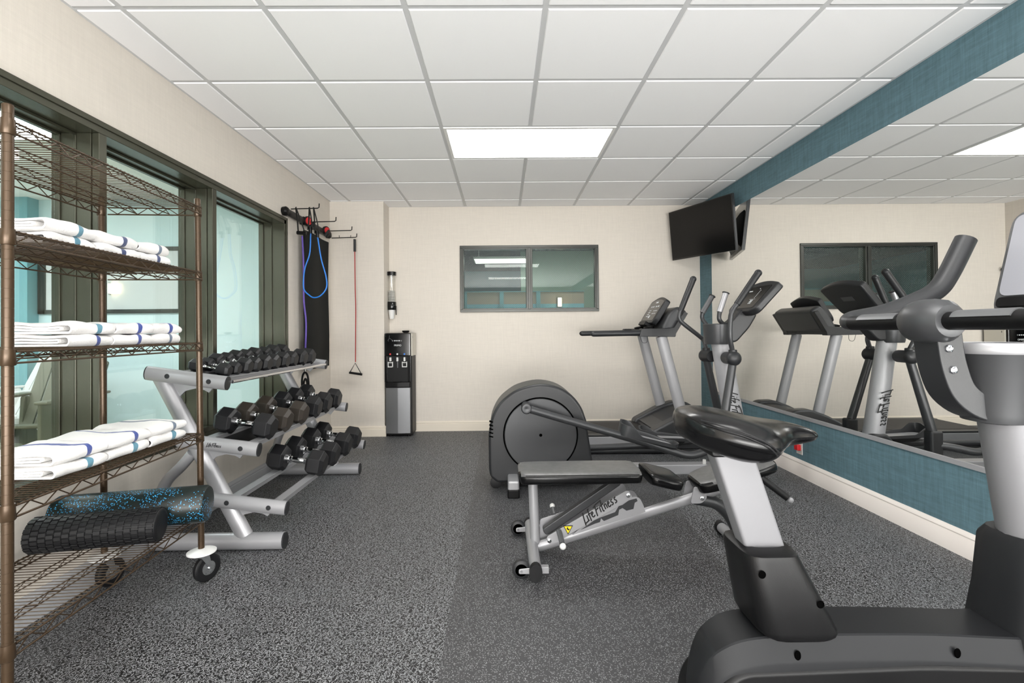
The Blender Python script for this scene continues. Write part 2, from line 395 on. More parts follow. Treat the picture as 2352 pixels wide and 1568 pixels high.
# back wall with window hole
WX0, WX1, WZ0, WZ1 = -.470, 1.070, 1.332, 2.064
mb = MB().box(XL-.3, WX0, DY, DY+.12, 0, H+.1).box(WX1, XR+.3, DY, DY+.12, 0, H+.1).box(WX0, WX1, DY, DY+.12, 0, WZ0).box(WX0, WX1, DY, DY+.12, WZ1, H+.1)
struct(mb.build('wall_back', cream))
struct(B(XL-.22, XB, DB, DY, 0, H+.1).build('wall_bump', cream)).name = 'wall_back_left'
# left wall
LW0, LW1, LZ0, LZ1 = -.40, 4.10, .50, 2.065
TH = .20
mb = MB().box(XL-TH, XL, YB, LW0, 0, H+.1).box(XL-TH, XL, LW1, DB+.001, 0, H+.1).box(XL-TH, XL, LW0, LW1, 0, LZ0).box(XL-TH, XL, LW0, LW1, LZ1, H+.1)
struct(mb.build('wall_left', cream))
# right wall
struct(B(XR, XR+.15, YB, DY, 0, H+.1).build('wall_right', teal))
mir = struct(B(XR-.006, XR, YB+.3, 5.097, .451, 2.272).build('mirror', mirrorm)); mir.name = 'trim_6'
mir['label'] = 'large frameless wall mirror over the teal wall'
struct(MB().box(XR-.012, XR, YB+.3, 5.097, .435, .451).box(XR-.012, XR-.0065, YB+.3, 5.097, .451, .460).build('trim_1', silver2))
# baseboards
def basebd(p0, p1, nrm, material, name, h=.112):
    p0, p1, nrm = Vector(p0), Vector(p1), Vector(nrm)
    prof = [(0, 0), (.016, 0), (.016, h*.72), (.012, h*.76), (.012, h*.80), (.015, h*.83), (.013, h*.9), (.006, h*.96), (.003, h), (0, h)]
    return struct(MB().loft([[p+nrm*a+Vector((0, 0, b)) for a, b in prof] for p in (p0, p1)]).build(name, material))
basebd((XB, DY, 0), (XR, DY, 0), (0, -1, 0), trimc, 'baseboard_back')
basebd((XL, DB, 0), (XB+.016, DB, 0), (0, -1, 0), trimc, 'baseboard_bump').name = 'baseboard_back_left'
basebd((XL, YB, 0), (XL, DB, 0), (1, 0, 0), trimg, 'baseboard_left')
basebd((XR, YB, 0), (XR, DY, 0), (-1, 0, 0), trimw, 'baseboard_right', .125)
# ceiling: lay-in tiles over a T-bar grid
CELLS = []
for i in range(-6, 8):
    for j in range(-12, 8):
        x0, x1 = GX+i*T, GX+(i+1)*T; y0, y1 = GY+j*T, GY+(j+1)*T
        x0, x1 = max(x0, XL), min(x1, XR); y0, y1 = max(y0, YB), min(y1, DY)
        if x1-x0 < .03 or y1-y0 < .03: continue
        CELLS.append((i, j, x0, x1, y0, y1))
LIGHTS = [(0, 2), (0, -3), (0, -7)]
skip = {(i+d, j) for i, j in LIGHTS for d in (0, 1)}
mb = MB(); g = .011
for i, j, x0, x1, y0, y1 in CELLS:
    if (i, j) in skip: continue
    a0, a1, b0, b1 = x0+g, x1-g, y0+g, y1-g; c = .006
    mb.add([(a0, b0, H+.007), (a1, b0, H+.007), (a1, b1, H+.007), (a0, b1, H+.007), (a0+c, b0+c, H), (a1-c, b0+c, H), (a1-c, b1-c, H), (a0+c, b1-c, H)],
           [(4, 7, 6, 5), (0, 4, 5, 1), (1, 5, 6, 2), (2, 6, 7, 3), (3, 7, 4, 0)])
mb.box(XL-.05, XR+.05, YB, DY+.05, H+.06, H+.10)
cl = struct(mb.build('ceiling', tile, smooth=20))
mb = MB()
for i in range(-3, 6):
    x = GX+i*T
    if XL < x < XR:
        segs = [(YB, DY)]
        if i == 1: segs = [(YB, GY-7*T), (GY-6*T, GY-3*T), (GY-2*T, GY+2*T), (GY+3*T, DY)]
        for a, b in segs: mb.box(x-.012, x+.012, a, b, H+.004, H+.03)
for j in range(-12, 7):
    y = GY+j*T
    if YB < y < DY: mb.box(XL, XR, y-.012, y+.012, H+.0045, H+.03)
mb.box(XL, XL+.015, YB, DY, H+.002, H+.03).box(XR-.015, XR, YB, DY, H+.002, H+.03).box(XL, XR, DY-.015, DY, H+.002, H+.03)
gr = mb.build('ceiling_grid', tbar, cl)
for n_, (i, j) in enumerate(LIGHTS):
    x0, x1, y0, y1 = GX+i*T+.012, GX+(i+2)*T-.012, GY+j*T+.012, GY+(j+1)*T-.012
    t = thing('ceiling_light', ((x0+x1)/2, (y0+y1)/2, H), ['bright white rectangular light panel set in the ceiling grid', 'light panel in the ceiling above the camera, outside the view', 'light panel in the ceiling far behind the camera, outside the view'][n_], 'ceiling light')
    q = .022
    MB().box(x0, x1, y0, y0+q, H-.004, H+.02).box(x0, x1, y1-q, y1, H-.004, H+.02).box(x0, x0+q, y0+q, y1-q, H-.004, H+.02).box(x1-q, x1, y0+q, y1-q, H-.004, H+.02).build('frame', whitepl, t)
    B(x0+q, x1-q, y0+q, y1-q, H+.002, H+.006).build('diffuser', lampm, t)

# ---- back window (two wired panes)
def window_back():
    X0, X1, Z0, Z1, Y = -.478, 1.079, 1.325, 2.071, DY
    xm = (X0+X1)/2
    def fr(x0, x1, z0, z1, wd, y0, y1):
        mb = MB(); mb.box(x0, x1, y0, y1, z1-wd, z1).box(x0, x1, y0, y1, z0, z0+wd).box(x0, x0+wd, y0, y1, z0+wd, z1-wd).box(x1-wd, x1, y0, y1, z0+wd, z1-wd); return mb
    f = fr(X0, X1, Z0, Z1, .028, Y-.02, Y+.10)
    f2 = fr(X0+.02, X1-.02, Z0+.02, Z1-.02, .022, Y-.012, Y+.07)
    f.add(f2.v, f2.f)
    f.box(xm-.036, xm+.036, Y-.006, Y+.10, Z0+.03, Z1-.03).box(xm-.014, xm+.014, Y-.018, Y+.10, Z0+.028, Z1-.028)
    o = struct(f.build('window_2', steelf, bevel=.003))
    for a, b in ((X0+.042, xm-.036), (xm+.036, X1-.042)):
        B(a-.003, b+.003, Y+.03, Y+.035, Z0+.04, Z1-.04).build('wired_pane', wglass, o)
window_back()

# ---- left window: deep bronze frame, three visible bays
def window_left():
    f = MB(); X0, X1 = XL-TH-.005, XL+.012
    wd = .034
    f.box(X0, X1, LW0, LW1, LZ1-wd, LZ1).box(X0, X1, LW0, LW1, LZ0, LZ0+wd).box(X0, X1, LW1-wd, LW1, LZ0, LZ1).box(X0, X1, LW0, LW0+wd, LZ0, LZ1)
    muls = [3.085, 2.2275, 1.37, .51]
    for y in muls:
        f.box(X1-.03, X1, y-.022, y+.022, LZ0+wd, LZ1-wd)
        f.box(X1-.038, X1-.030, y-.016, y+.016, LZ0+wd, LZ1-wd)
        f.box(X0, X1-.038, y-.022, y+.022, LZ0+wd, LZ1-wd)
        f.box(X0+.02, X0+.045, y-.030, y+.030, LZ0+wd, LZ1-wd)
        f.box(X0+.105, X0+.115, y-.027, y+.027, LZ0+wd, LZ1-wd)
    for a, b in ((LZ1-wd-.012, LZ1-wd), (LZ0+wd, LZ0+wd+.012)):
        f.box(X0+.02, X0+.045, LW0, LW1, a, b); f.box(X0+.105, X0+.115, LW0, LW1, a, b)
    f.box(X0+.02, X0+.045, LW1-wd-.012, LW1-wd, LZ0, LZ1); f.box(X0+.105, X0+.115, LW1-wd-.012, LW1-wd, LZ0, LZ1)
    f.box(X1-.002, X1+.008, LW0-.02, LW1+.012, LZ1-.004, LZ1+.022).box(X1-.002, X1+.008, LW1-.004, LW1+.016, LZ0-.02, LZ1+.022).box(X1-.002, X1+.008, LW0-.02, LW1+.012, LZ0-.022, LZ0+.004)
    o = struct(f.build('window_1', bronze, bevel=.0025))
    ys = [LW1-.02]+muls+[LW0+.02]
    for a, b in zip(ys[1:], ys[:-1]):
        B(X0+.028, X0+.036, a+.018, b-.018, LZ0+.03, LZ1-.03).build('glass_pane', glass, o)
window_left()

# ================================================================== POOL ROOM beyond the left window
PX0, PX1 = -7.2, XL-TH-.002
struct(B(PX0, PX1, -3.5, DY, -.06, 0).build('pool_room_floor', poolfl)).name = 'floor_pool_room'
struct(B(PX0, PX1, -3.5, DY, 2.62, 2.68).build('ceiling_pool_room', poolceil))
struct(B(PX0-.1, PX0, -3.5, DY, 0, 2.7).build('wall_pool_left', poolwall))
struct(B(PX0, PX1, DY, DY+.1, 0, 2.7).build('wall_pool_back', poolwall))
struct(B(PX0, PX1, -3.6, -3.5, 0, 2.7).build('wall_pool_front', poolwall))
struct(B(-5.46, -5.17, DY-.13, DY, 0, 2.62).build('wall_pool_pier', poolteal))
struct(B(PX1-.01, PX1, YB, LW0, 0, 2.65).build('wall_pool_right', poolwall))
w3 = MB(); X0, X1, Z0, Z1 = -5.16, -3.565, 1.345, 2.085
for q, (y0, y1) in ((.045, (DY-.025, DY+.0)),):
    w3.box(X0, X1, y0, y1, Z1-q, Z1).box(X0, X1, y0, y1, Z0, Z0+q).box(X0, X0+q*1.8, y0, y1, Z0, Z1).box(X1-q, X1, y0, y1, Z0, Z1).box(-4.84, -4.62, y0, y1, Z0, Z1)
w3 = struct(w3.build('window_3', steelf))
B(X0+.03, X1-.03, DY-.012, DY-.004, Z0+.03, Z1-.03).build('pale_pane', pane, w3)
t = thing('wall_sconce', (-4.31, DY-.05, 1.62), 'small glowing square wall sconce seen through the left window', 'wall light')
B(-4.36, -4.265, DY-.06, DY-.013, 1.565, 1.675).build('lamp_shade', lampw, t, bevel=.004); B(-4.375, -4.36, DY-.03, DY-.013, 1.555, 1.685).build('back_plate', brushed, t)
for k, (px, py) in enumerate(((-4.6, 1.2), (-3.6, 3.4), (-5.8, 3.6), (-4.0, -1.2))):
    t = thing('pool_room_light', (px, py, 2.615), 'white ceiling light in the room beyond the left window, ' + ['above the near bay', 'above the olive chair', 'above the white chair', 'far behind the camera side'][k], 'ceiling light', 'ceiling lights of the pool room')
    B(px-.62, px+.62, py-.32, py+.32, 2.6, 2.62).build('frame', whitepl, t); B(px-.58, px+.58, py-.28, py+.28, 2.596, 2.6).build('diffuser', lampp, t)
def deck_chair(name, c, ang, material, label, s=1.0):
    t = thing(name, (0, 0, 0), label, 'chair')
    mb = MB()
    for i in range(6): mb.box(-.28, .28, -.30+i*.095, -.30+i*.095+.085, .36-i*.018, .38-i*.018)
    mb.build('seat', material, t, bevel=.004)
    mb = MB()
    for i in range(5):
        x = -.24+i*.12; M_ = rotm((0, .27, .26), 'X', math.radians(-24))
        h = .62+.08*math.cos((i-2)*.6); mb.prism(roundpoly([(x-.052, .26), (x+.052, .26), (x+.052, .26+h), (x-.052, .26+h)], .03), .26, .28, 'y', M_)
    mb.build('backrest', material, t)
    for sx in (-1, 1):
        MB().box(sx*.33-.05, sx*.33+.05, -.36, .42, .55, .575).build('arm_rest', material, t, bevel=.01)
        MB().prism([(-.34, 0), (-.24, 0), (-.22, .55), (-.34, .55)], sx*.31-.015, sx*.31+.015, 'x').build('leg', material, t, bevel=.006)
        MB().prism(roundpoly([(-.30, .36), (-.26, .26), (.30, .12), (.50, 0), (.60, 0), (.40, .28), (.36, .55), (.30, .55), (.28, .28)], .02), sx*.285-.015, sx*.285+.015, 'x').build('leg', material, t, bevel=.006)
    t.location = c; t.rotation_euler = (0, 0, ang); t.scale = (s, s, s); return t
deck_chair('lounge_chair', (-4.10, 4.22, 0), math.radians(8), chairm, 'olive resin lounge chair behind the left window')
deck_chair('lounge_chair', (-5.0, 4.75, 0), math.radians(-20), whitepl, 'white resin lounge chair farther off behind the left window')

# ================================================================== HALL beyond the back window, partly standing in for reflections in its glass
struct(B(-3.5, 5, DY+.13, 12, -.06, 0).build('floor_hall', poolfl))
struct(B(-3.5, 5, DY+.13, 12, 2.55, 2.6).build('ceiling_hall', halld))
struct(B(-3.5, 5, 11.6, 11.7, 0, 2.6).build('wall_hall_back', hallt))
struct(B(.33, 5, 8.7, 8.8, 0, 2.55).build('wall_hall_right', hallg))
struct(B(-3.6, -3.5, DY+.13, 12, 0, 2.6).build('wall_hall_left', hallt)); struct(B(5, 5.1, DY+.13, 12, 0, 2.6).build('wall_hall_side', hallt))
pt = thing('standin_partition', (.2, 8.4, 0), 'made-up low partition with beige and pale blue panels, standing in for a window band', 'partition')  # made-up panels in place of windows with a beige and blue view
B(-1.6, 1.42, 8.42, 8.46, 1.58, 1.79).build('upper_panel', hallb, pt); B(-1.6, 1.42, 8.42, 8.46, 0, 1.58).build('lower_panel', lblue, pt)
for x in (-.66, -.02, .62): B(x-.035, x+.035, 8.38, 8.42, 0, 1.79).build('post', hallt, pt)
B(-1.6, 1.42, 8.37, 8.47, 1.79, 1.80).build('cap_rail', hallt, pt)
t = thing('reflected_light_strip', (.005, 8.15, 2.29), 'added glowing strip standing in for the ceiling light reflected in the wired glass', 'ceiling light')  # made-up lamp in place of the gym light mirrored by the glass
B(-.48, .49, 7.88, 8.42, 2.295, 2.33).build('frame', whitepl, t); B(-.46, .475, 7.90, 8.40, 2.290, 2.295).build('diffuser', emission('reflected_strip_glow', (1, .95, .88), 6.0), t)
for x in (-.4, .4): MB().tube([(x, 8.15, 2.33), (x, 8.15, 2.55)], .004, 6).build('hanger', whitepl, t)
t = thing('hall_sconce', (1.0, 8.37, 1.6), 'small warm lamp glowing low in the back window', 'wall light')
B(.96, 1.02, 8.34, 8.38, 1.53, 1.68).build('lamp_shade', lampw, t, bevel=.004); B(.95, 1.03, 8.38, 8.42, 1.52, 1.69).build('back_plate', brushed, t)
t = thing('hall_fill_light', (1.8, 7.0, 2.54), 'added fill light for the hall, out of sight above the back window', 'ceiling light')  # lamp added to brighten the hall panels, never in view
B(1.2, 2.4, 6.6, 7.4, 2.545, 2.55).build('frame', whitepl, t); B(1.24, 2.36, 6.64, 7.36, 2.54, 2.545).build('diffuser', lamph, t)

# ================================================================== WIRE SHELVING
NF = V(-1.293, 1.27, 0); FF = V(-1.352, 2.17, 0); FB = V(-1.756, 2.14, 0); NB = NF+(FB-FF)
def shelving():
    t = thing('wire_shelving_unit', (-1.52, 1.72, 0), 'bronze wire shelving unit on casters by the left window', 'shelf unit')
    LV = [.305, .665, 1.068, 1.383, 1.672]
    for P in (NF, FF, FB, NB):
        lean = V(0.008, 0, 0) if P in (FF, FB) else V(0, 0, 0)
        mb = MB(); pr = [(.150, .0127)]
        z = .165
        while z < 1.70:
            pr += [(z, .0127), (z+.0003, .0122), (z+.0013, .0122), (z+.0016, .0127)]; z += .0254
        pr += [(1.712, .0127), (1.716, .011), (1.717, .0)]
        mb.lathe(pr, P, (-lean.x, 0, 1), 20); p = mb.build('post', shelfm, t, smooth=30)
        for k, z in enumerate(LV):
            q = P-lean*z
            MB().lathe([(z-.036, .0155), (z-.034, .0170), (z-.004, .0155), (z+.006, .015), (z+.006, .0127)], q, (0, 0, 1), 16).build('collar', shelfm, p)
        c = MB().lathe([(.158, .0), (.156, .02), (.150, .040), (.143, .0585), (.138, .0585), (.136, .03), (.134, .0)], P, (0, 0, 1), 28).build('bumper_disc', whitepl, p)
        # caster: fork, wheel
        a = random.uniform(-.5, .6); M_ = Matrix.Translation(P) @ Matrix.Rotation(1.25+a*.3, 4, 'Z')
        mb = MB(); mb.box(-.018, .024, -.020, .020, .118, .136, M_)
        for s in (-1, 1): mb.prism(roundpoly([(-.014, .12), (.024, .12), (.038, .058), (.022, .050), (.006, .09)], .004), s*.0165-.0012, s*.0165+.0012, 'y', M_)
        mb.build('fork', chrome, p)
        MB().lathe([(-.0125, .030), (-.0135, .046), (-.0135, .052), (-.008, .0600), (.008, .0600), (.0135, .052), (.0135, .046), (.0125, .030)], M_ @ V(.024, 0, .0602), M_.to_3x3() @ V(0, 1, 0), 32).build('wheel', rubber, p)
        mb = MB().lathe([(-.0150, .012), (-.0140, .030), (.0140, .030), (.0150, .012)], M_ @ V(.024, 0, .0602), M_.to_3x3() @ V(0, 1, 0), 24)
        mb.lathe([(-.024, .005), (.024, .005)], M_ @ V(.024, 0, .0602), M_.to_3x3() @ V(0, 1, 0), 10).build('hub', chrome, p)
    # shelves
    L = (FF-NF); W = (NB-NF); Ln = L.normalized(); Wn = W.normalized()
    for z in LV:
        mb = MB(); O = NF+V(0, 0, z)
        def side(A, D, nrm):
            ln = D.length; d = D.normalized(); A = A+d*.012; ln -= .024
            for dz in (0, -.030): mb.tube([A+V(0, 0, dz), A+d*ln+V(0, 0, dz)], .0030, 8)
            n = max(6, int(ln/.042)); pts = []
            for i in range(n+1): pts.append(A+d*(ln*i/n)+V(0, 0, -.001 if i % 2 else -.029)+nrm*.003)
            zz = []
            for i in range(len(pts)-1): zz += [pts[i].lerp(pts[i+1], .07), pts[i].lerp(pts[i+1], .93)]
            mb.tube(zz, .0019, 6)
        side(O-Wn*.010, L, Wn); side(O+W+Wn*.010, L, -Wn); side(O-Ln*.004, W, Ln); side(O+L+Ln*.004, W, -Ln)
        # double front rail set and stiffeners
        for fr in (.33, .67):
            A = O+W*fr+Ln*.0
            mb.tube([A+V(0, 0, -.006), A+L+V(0, 0, -.006)], .0024, 6); mb.tube([A+V(0, 0, -.026), A+L+V(0, 0, -.026)], .0024, 6)
            n = 22; mb.tube([A+L*(i/n)+V(0, 0, -.007 if i % 2 else -.025) for i in range(n+1)], .0016, 5)
        A = O+W*.03; mb.tube([A, A+L], .0022, 6); A = O+W*.97; mb.tube([A, A+L], .0022, 6)
        n = 46
        for i in range(1, n):
            A = O+L*(i/n)-Wn*.012; mb.tube([A+V(0, 0, .0030), A+W+Wn*.024+V(0, 0, .0030)], .0015, 5, cap=False)
        mb.build('wire_shelf', shelfm, t, smooth=60)
    return t
shelving()
SHZ = [.305+.0045, .665+.0045, 1.068+.0045, 1.383+.0045]

# folded towels
def towel_proto(material, seed, top=True):
    rnd = random.Random(seed); tt = .0088; wx = .245; ly = .19
    cl = []
    R1 = 1.5*tt
    def arc(cx, cz, r, a0, a1, n=7): return [(cx+r*math.cos(a0+(a1-a0)*i/n), cz+r*math.sin(a0+(a1-a0)*i/n)) for i in range(n+1)]
    hw = wx/2
    cl += [(-hw+.012+(hw*2-.035)*i/8, 0) for i in range(9)]
    cl += arc(hw-R1-.004, R1, R1, -PI/2, PI/2, 9)
    cl += [(hw-.02-(hw*2-.05)*(i+1)/9, 3*tt+.0006) for i in range(8)]
    cl += arc(-hw+tt+.006, 2*tt, tt, PI/2, 3*PI/2, 8)
    cl += [(-hw+.02+(2*hw-.075)*(i+1)/8, tt) for i in range(8)]
    cl += arc(hw-.047, 1.5*tt, .5*tt, -PI/2, PI/2, 6)
    cl += [(hw-.05-(2*hw-.09)*(i+1)/7, 2*tt) for i in range(7)]
    n = len(cl); th = tt*.49; ny = 12; rings = []
    for k in range(ny+1):
        y = ly*k/ny; L_ = []; R_ = []
        edge = 1-.35*max(0, 1-min(k, ny-k)/1.3)
        for i, (x, z) in enumerate(cl):
            a = cl[max(i-1, 0)]; b = cl[min(i+1, n-1)]; dx, dz = b[0]-a[0], b[1]-a[1]; l = math.hypot(dx, dz) or 1
            nx, nz = -dz/l, dx/l
            wob = .0026*math.sin(x*31+y*24+seed)*(z/(3*tt))+.0018*math.sin(y*55+seed*2+x*14)*(z/(3*tt))-.004*(z/(3*tt))*(max(0, 1-min(k, ny-k)/2.5))**2
            wx_ = .0035*math.sin(y*38+seed*3)*(x/hw)
            L_.append(V(x+nx*th*edge+wx_, y, z+nz*th*edge+wob+.0045)); R_.append(V(x-nx*th*edge+wx_, y, z-nz*th*edge+wob+.0045))
        rings.append(L_+R_[::-1])
    mb = MB(); m_ = 2*n; vs = [p for r in rings for p in r]; fs = []
    for k in range(ny):
        for j in range(m_): fs.append((k*m_+j, k*m_+(j+1) % m_, (k+1)*m_+(j+1) % m_, (k+1)*m_+j))
    for base in (0, ny*m_):
        for i in range(n-1): fs.append((base+i, base+i+1, base+m_-2-i, base+m_-1-i))
    mb.add(vs, fs); o = mb.build('folded_towel', material, smooth=70); return o
tprot = {}
def place_towel(kind, seed, x, y, z, sy, label, rz=0, sx=1, sz=1):
    key = (kind, seed)
    if key not in tprot: tprot[key] = towel_proto({'b': tw_blue, 't': tw_teal, 'g': tw_grey, 'n': tw_navy}[kind], seed); o = tprot[key]
    else: o = tprot[key].copy(); COL.objects.link(o)
    o.location = (x, y, z); o.scale = (sx, sy/.19, sz); o.rotation_euler = (0, 0, rz)
    tag(o, label, 'towel', 'folded white towels on the wire shelves'); return o
hh = .0405
rows = [(1, [1.485, 1.690, 1.888], [.20, .195, .21], -1.490, 'second shelf from bottom', ['tb', 'tb', 'tg']),
        (2, [1.545, 1.725, 1.905], [.178, .178, .175], -1.482, 'middle shelf', ['bt', 'bb', 'gb']),
        (3, [1.455, 1.640, 1.830], [.183, .187, .165], -1.490, 'second shelf from top', ['tt', 'nn', 'ng'])]
cn = {'b': 'blue', 't': 'teal', 'g': 'grey', 'n': 'navy'}
pn = ['nearest', 'middle', 'farthest']
for si, ys, ls, xc, lab, kinds in rows:
    for k in range(3):
        for lv in range(2):
            kd = kinds[k][lv]
            place_towel(kd, si*5+k*2+lv, xc+(.004 if lv else 0)+random.uniform(-.004, .004), ys[k], SHZ[si]+lv*hh, ls[k]-.004,
                        'white towel with %s stripe, %s of %s pile, %s' % (cn[kd], 'top' if lv else 'bottom', pn[k], lab), rz=random.uniform(-.025, .025), sx=.86 if si == 2 else 1, sz=1.12)

# foam rollers on the bottom shelf
def roller():
    A, Bv = V(-1.80, 1.955, SHZ[0]+.0780), V(-1.262, 2.078, SHZ[0]+.0780); ax = (Bv-A); ln = ax.length
    t = MB().lathe([(0, .0), (.001, .05), (.004, .070), (.014, .0762), (ln-.014, .0762), (ln-.004, .070), (ln-.001, .05), (ln, 0)], A, ax, 40).build('foam_roller', foamsp, off=A)
    tag(t, 'smooth black foam roller with blue flecks lying on the bottom shelf', 'foam roller')
    A, Bv = V(-1.735, 1.790, SHZ[0]+.0672), V(-1.325, 1.885, SHZ[0]+.0672); ax = (Bv-A).normalized(); ln = (Bv-A).length
    root = thing('foam_roller', A, 'black foam roller with a knobbly block pattern lying on the bottom shelf', 'foam roller')
    u = V(0, 0, 1); w_ = ax.cross(u).normalized(); mb = MB(); n = 22; cols = 17
    mb.lathe([(0, 0), (.0005, .045), (.004, .0575), (.008, .0605), (ln-.008, .0605), (ln-.004, .0575), (ln-.0005, .045), (ln, 0)], A, ax, 44).build('core', rubber, root)
    mb = MB()
    for c in range(cols):
        t0, t1 = .006+c*(ln-.012)/cols, .006+(c+1)*(ln-.012)/cols-.0015
        for k in range(n):
            a0 = (k+.5*(c % 2))*2*PI/n+.03; a1 = a0+2*PI/n-.06; rr = .0652 if (k+c) % 2 else .0638
            def P(t_, a, r): return A+ax*t_+(u*math.cos(a)+w_*math.sin(a))*r
            e = .0015; am = (a0+a1)/2
            v_ = []
            for r, sh in ((.058, 0), (rr-.0012, 0), (rr, 1)):
                s_ = e*sh; da = .02*sh
                v_ += [P(t0+s_, a0+da, r), P(t1-s_, a0+da, r), P(t1-s_, a1-da, r), P(t0+s_, a1-da, r)]
            mb.add(v_, [(8, 9, 10, 11), (0, 1, 5, 4), (1, 2, 6, 5), (2, 3, 7, 6), (3, 0, 4, 7), (4, 5, 9, 8), (5, 6, 10, 9), (6, 7, 11, 10), (7, 4, 8, 11)])
    mb.build('block_tread', rubber, root, smooth=30)
roller()

# ================================================================== DUMBBELL RACK
RY0, RY1 = 2.50, 3.80
# (tier) left end X,Z -> right end X,Z of arm centre line
ARMS = [((-1.805, .914), (-1.405, .858)), ((-1.650, .573), (-1.247, .520)), ((-1.510, .274), (-1.108, .222))]
def rack():
    t = thing('dumbbell_rack', (-1.45, 3.15, 0), 'silver three tier dumbbell rack standing along the left wall', 'rack')
    def plate_y(y, s):   # mirrored frame
        fr = MB()
        # foot: flattened oval tube
        fr.tube([(-1.80, y, .045), (-1.135, y, .045)], .036, 16, ry=.043, up=(0, 0, 1)); ft = fr.build('foot', silver, t)
        MB().tube([(-1.137, y, .045), (-1.128, y, .045)], .0345, 16, ry=.0415).build('end_cap', charpl, ft)
        MB().tube([(-1.335, y, .07), (-1.765, y, .895)], .030, 16, ry=.042, up=(1, 0, .5)).build('upright', silver, t)
        MB().tube(catmull([(-1.60, y, .50), (-1.66, y, .43), (-1.74, y, .345), (-1.79, y, .20), (-1.795, y, .07)], 5), .026, 14, ry=.034, up=(0, 1, 0)).build('rear_brace', silver, t)
        for k, (a, b) in enumerate(ARMS):
            A, Bp = V(a[0], y, a[1]), V(b[0], y, b[1]); d = (Bp-A).normalized()
            yy = y-.034 if s < 0 else y+.034
            A.y = Bp.y = yy
            up = V(0, 0, 1)
            am = MB().tube([A, Bp], .024, 18, ry=.036, up=(0, 0, 1)).build('arm', silver, t)
            e = MB(); e.tube([Bp-d*.001, Bp+d*.006], .0235, 18, ry=.035); e.tube([A-d*.006, A+d*.001], .0235, 18, ry=.035); e.build('end_cap', charpl, am)
            if s < 0:
                for f_ in (.28, .80):
                    c = A.lerp(Bp, f_); MB().lathe([(0, .0125), (.0015, .012), (.002, 0)], c+V(0, -.0235, 0), (0, -1, 0), 20).build('hole_cap', charpl, am)
                if k == 1:
                    u = d; v = V(0, 0, 1); v = (v-u*v.dot(u)).normalized()
                    lettering(A.lerp(Bp, .385)+v*(-.008)+V(0, -.0243, 0), u, v, .019, .07).build('lettering', ink, am)
            # gusset under the arm
            c0 = A.lerp(Bp, .22); c1 = A.lerp(Bp, .80)
            gx0, gz0 = c0.x, c0.z-.02; gx1, gz1 = c1.x, c1.z-.03
            px = -1.335-(gz0-.19)*.521
            poly = [(gx0+.0, gz0)]+[(gx1, gz1+.004)]+[(gx1-.03, gz1-.032), (gx1-.055, gz1-.018), (gx1-.10, gz1-.010)]
            zb = gz0-.155; pxb = -1.335-(zb-.07)*.521+.02
            poly += [(gx1-.15, gz1-.022), (gx1-.20, gz1-.070), (pxb+.012, zb+.02), (pxb, zb), (pxb-.03, zb+.02)]
            MB().prism(poly, y-.005, y+.005, 'y').build('gusset', silver, t, bevel=.0015)
    plate_y(RY0, -1); plate_y(RY1, 1)
    for k, (a, b) in enumerate(ARMS):
        ang = math.atan2(b[1]-a[1], b[0]-a[0])
        for n_, f_ in enumerate((.30, .84)):
            x = a[0]+(b[0]-a[0])*f_; z = a[1]+(b[1]-a[1])*f_+.012
            M_ = rotm((x, 0, z), 'Y', -ang+.03)
            mb = MB().box(x-.024, x+.024, RY0, RY1, z-.003, z+.003, M_)
            mb.box(x+.018, x+.024, RY0, RY1, z-.018, z+.008, M_).box(x-.024, x-.018, RY0, RY1, z-.018, z+.003, M_)
            mb.build('rail', silver, t, bevel=.001)
        if k < 2:
            x = (a[0]+b[0])/2; z = (a[1]+b[1])/2-.004
            MB().box(x-.13, x+.15, RY0, RY1, z-.003, z+.0, rotm((x, 0, z), 'Y', -ang)).build('tray', blackpl, t)
    b = ARMS[0][1]
    MB().tube([(b[0]+.006, RY0, b[1]+.004), (b[0]+.006, RY1, b[1]+.004)], .009, 12).build('front_rail', chrome, t)
    return t
rack()
def dumbbell(material):
    t = bpy.data.objects.new('dumbbell', None); COL.objects.link(t); OFF[t.name] = Vector((0, 0, 0))
    # unit: head diameter across corners ~1, head length .62, gap .95
    R_ = .5; hl = .50; gap = .62
    for s in (-1, 1):
        rings = []
        for x, r in ((0, .40), (.07, .50), (hl-.10, .50), (hl, .36)):
            rings.append([V(s*(gap/2+x), math.cos(PI/6+PI/3*j)*r, math.sin(PI/6+PI/3*j)*r) for j in range(6)])
        MB().loft(rings).build('head', material, t, bevel=.012, smooth=20)
    h = MB()
    h.lathe([(-gap/2-.01, .17), (-gap/2+.05, .17), (-gap/2+.055, .10), (-gap/2+.09, .10), (-gap/2+.095, .125), (-gap/2+.12, .125), (-gap/2+.14, .085), (-.12, .10), (0, .115), (.12, .10), (gap/2-.14, .085),
             (gap/2-.12, .125), (gap/2-.095, .125), (gap/2-.09, .10), (gap/2-.055, .10), (gap/2-.05, .17), (gap/2+.01, .17)], (0, 0, 0), (1, 0, 0), 18)
    h.build('handle', chrome, t)
    return t
dp = {0: dumbbell(hexrub), 1: dumbbell(hexbrn)}; used = {0: False, 1: False}
ordn = ['nearest', 'second', 'third', 'fourth', 'fifth', 'sixth', 'seventh', 'eighth', 'ninth', 'farthest']
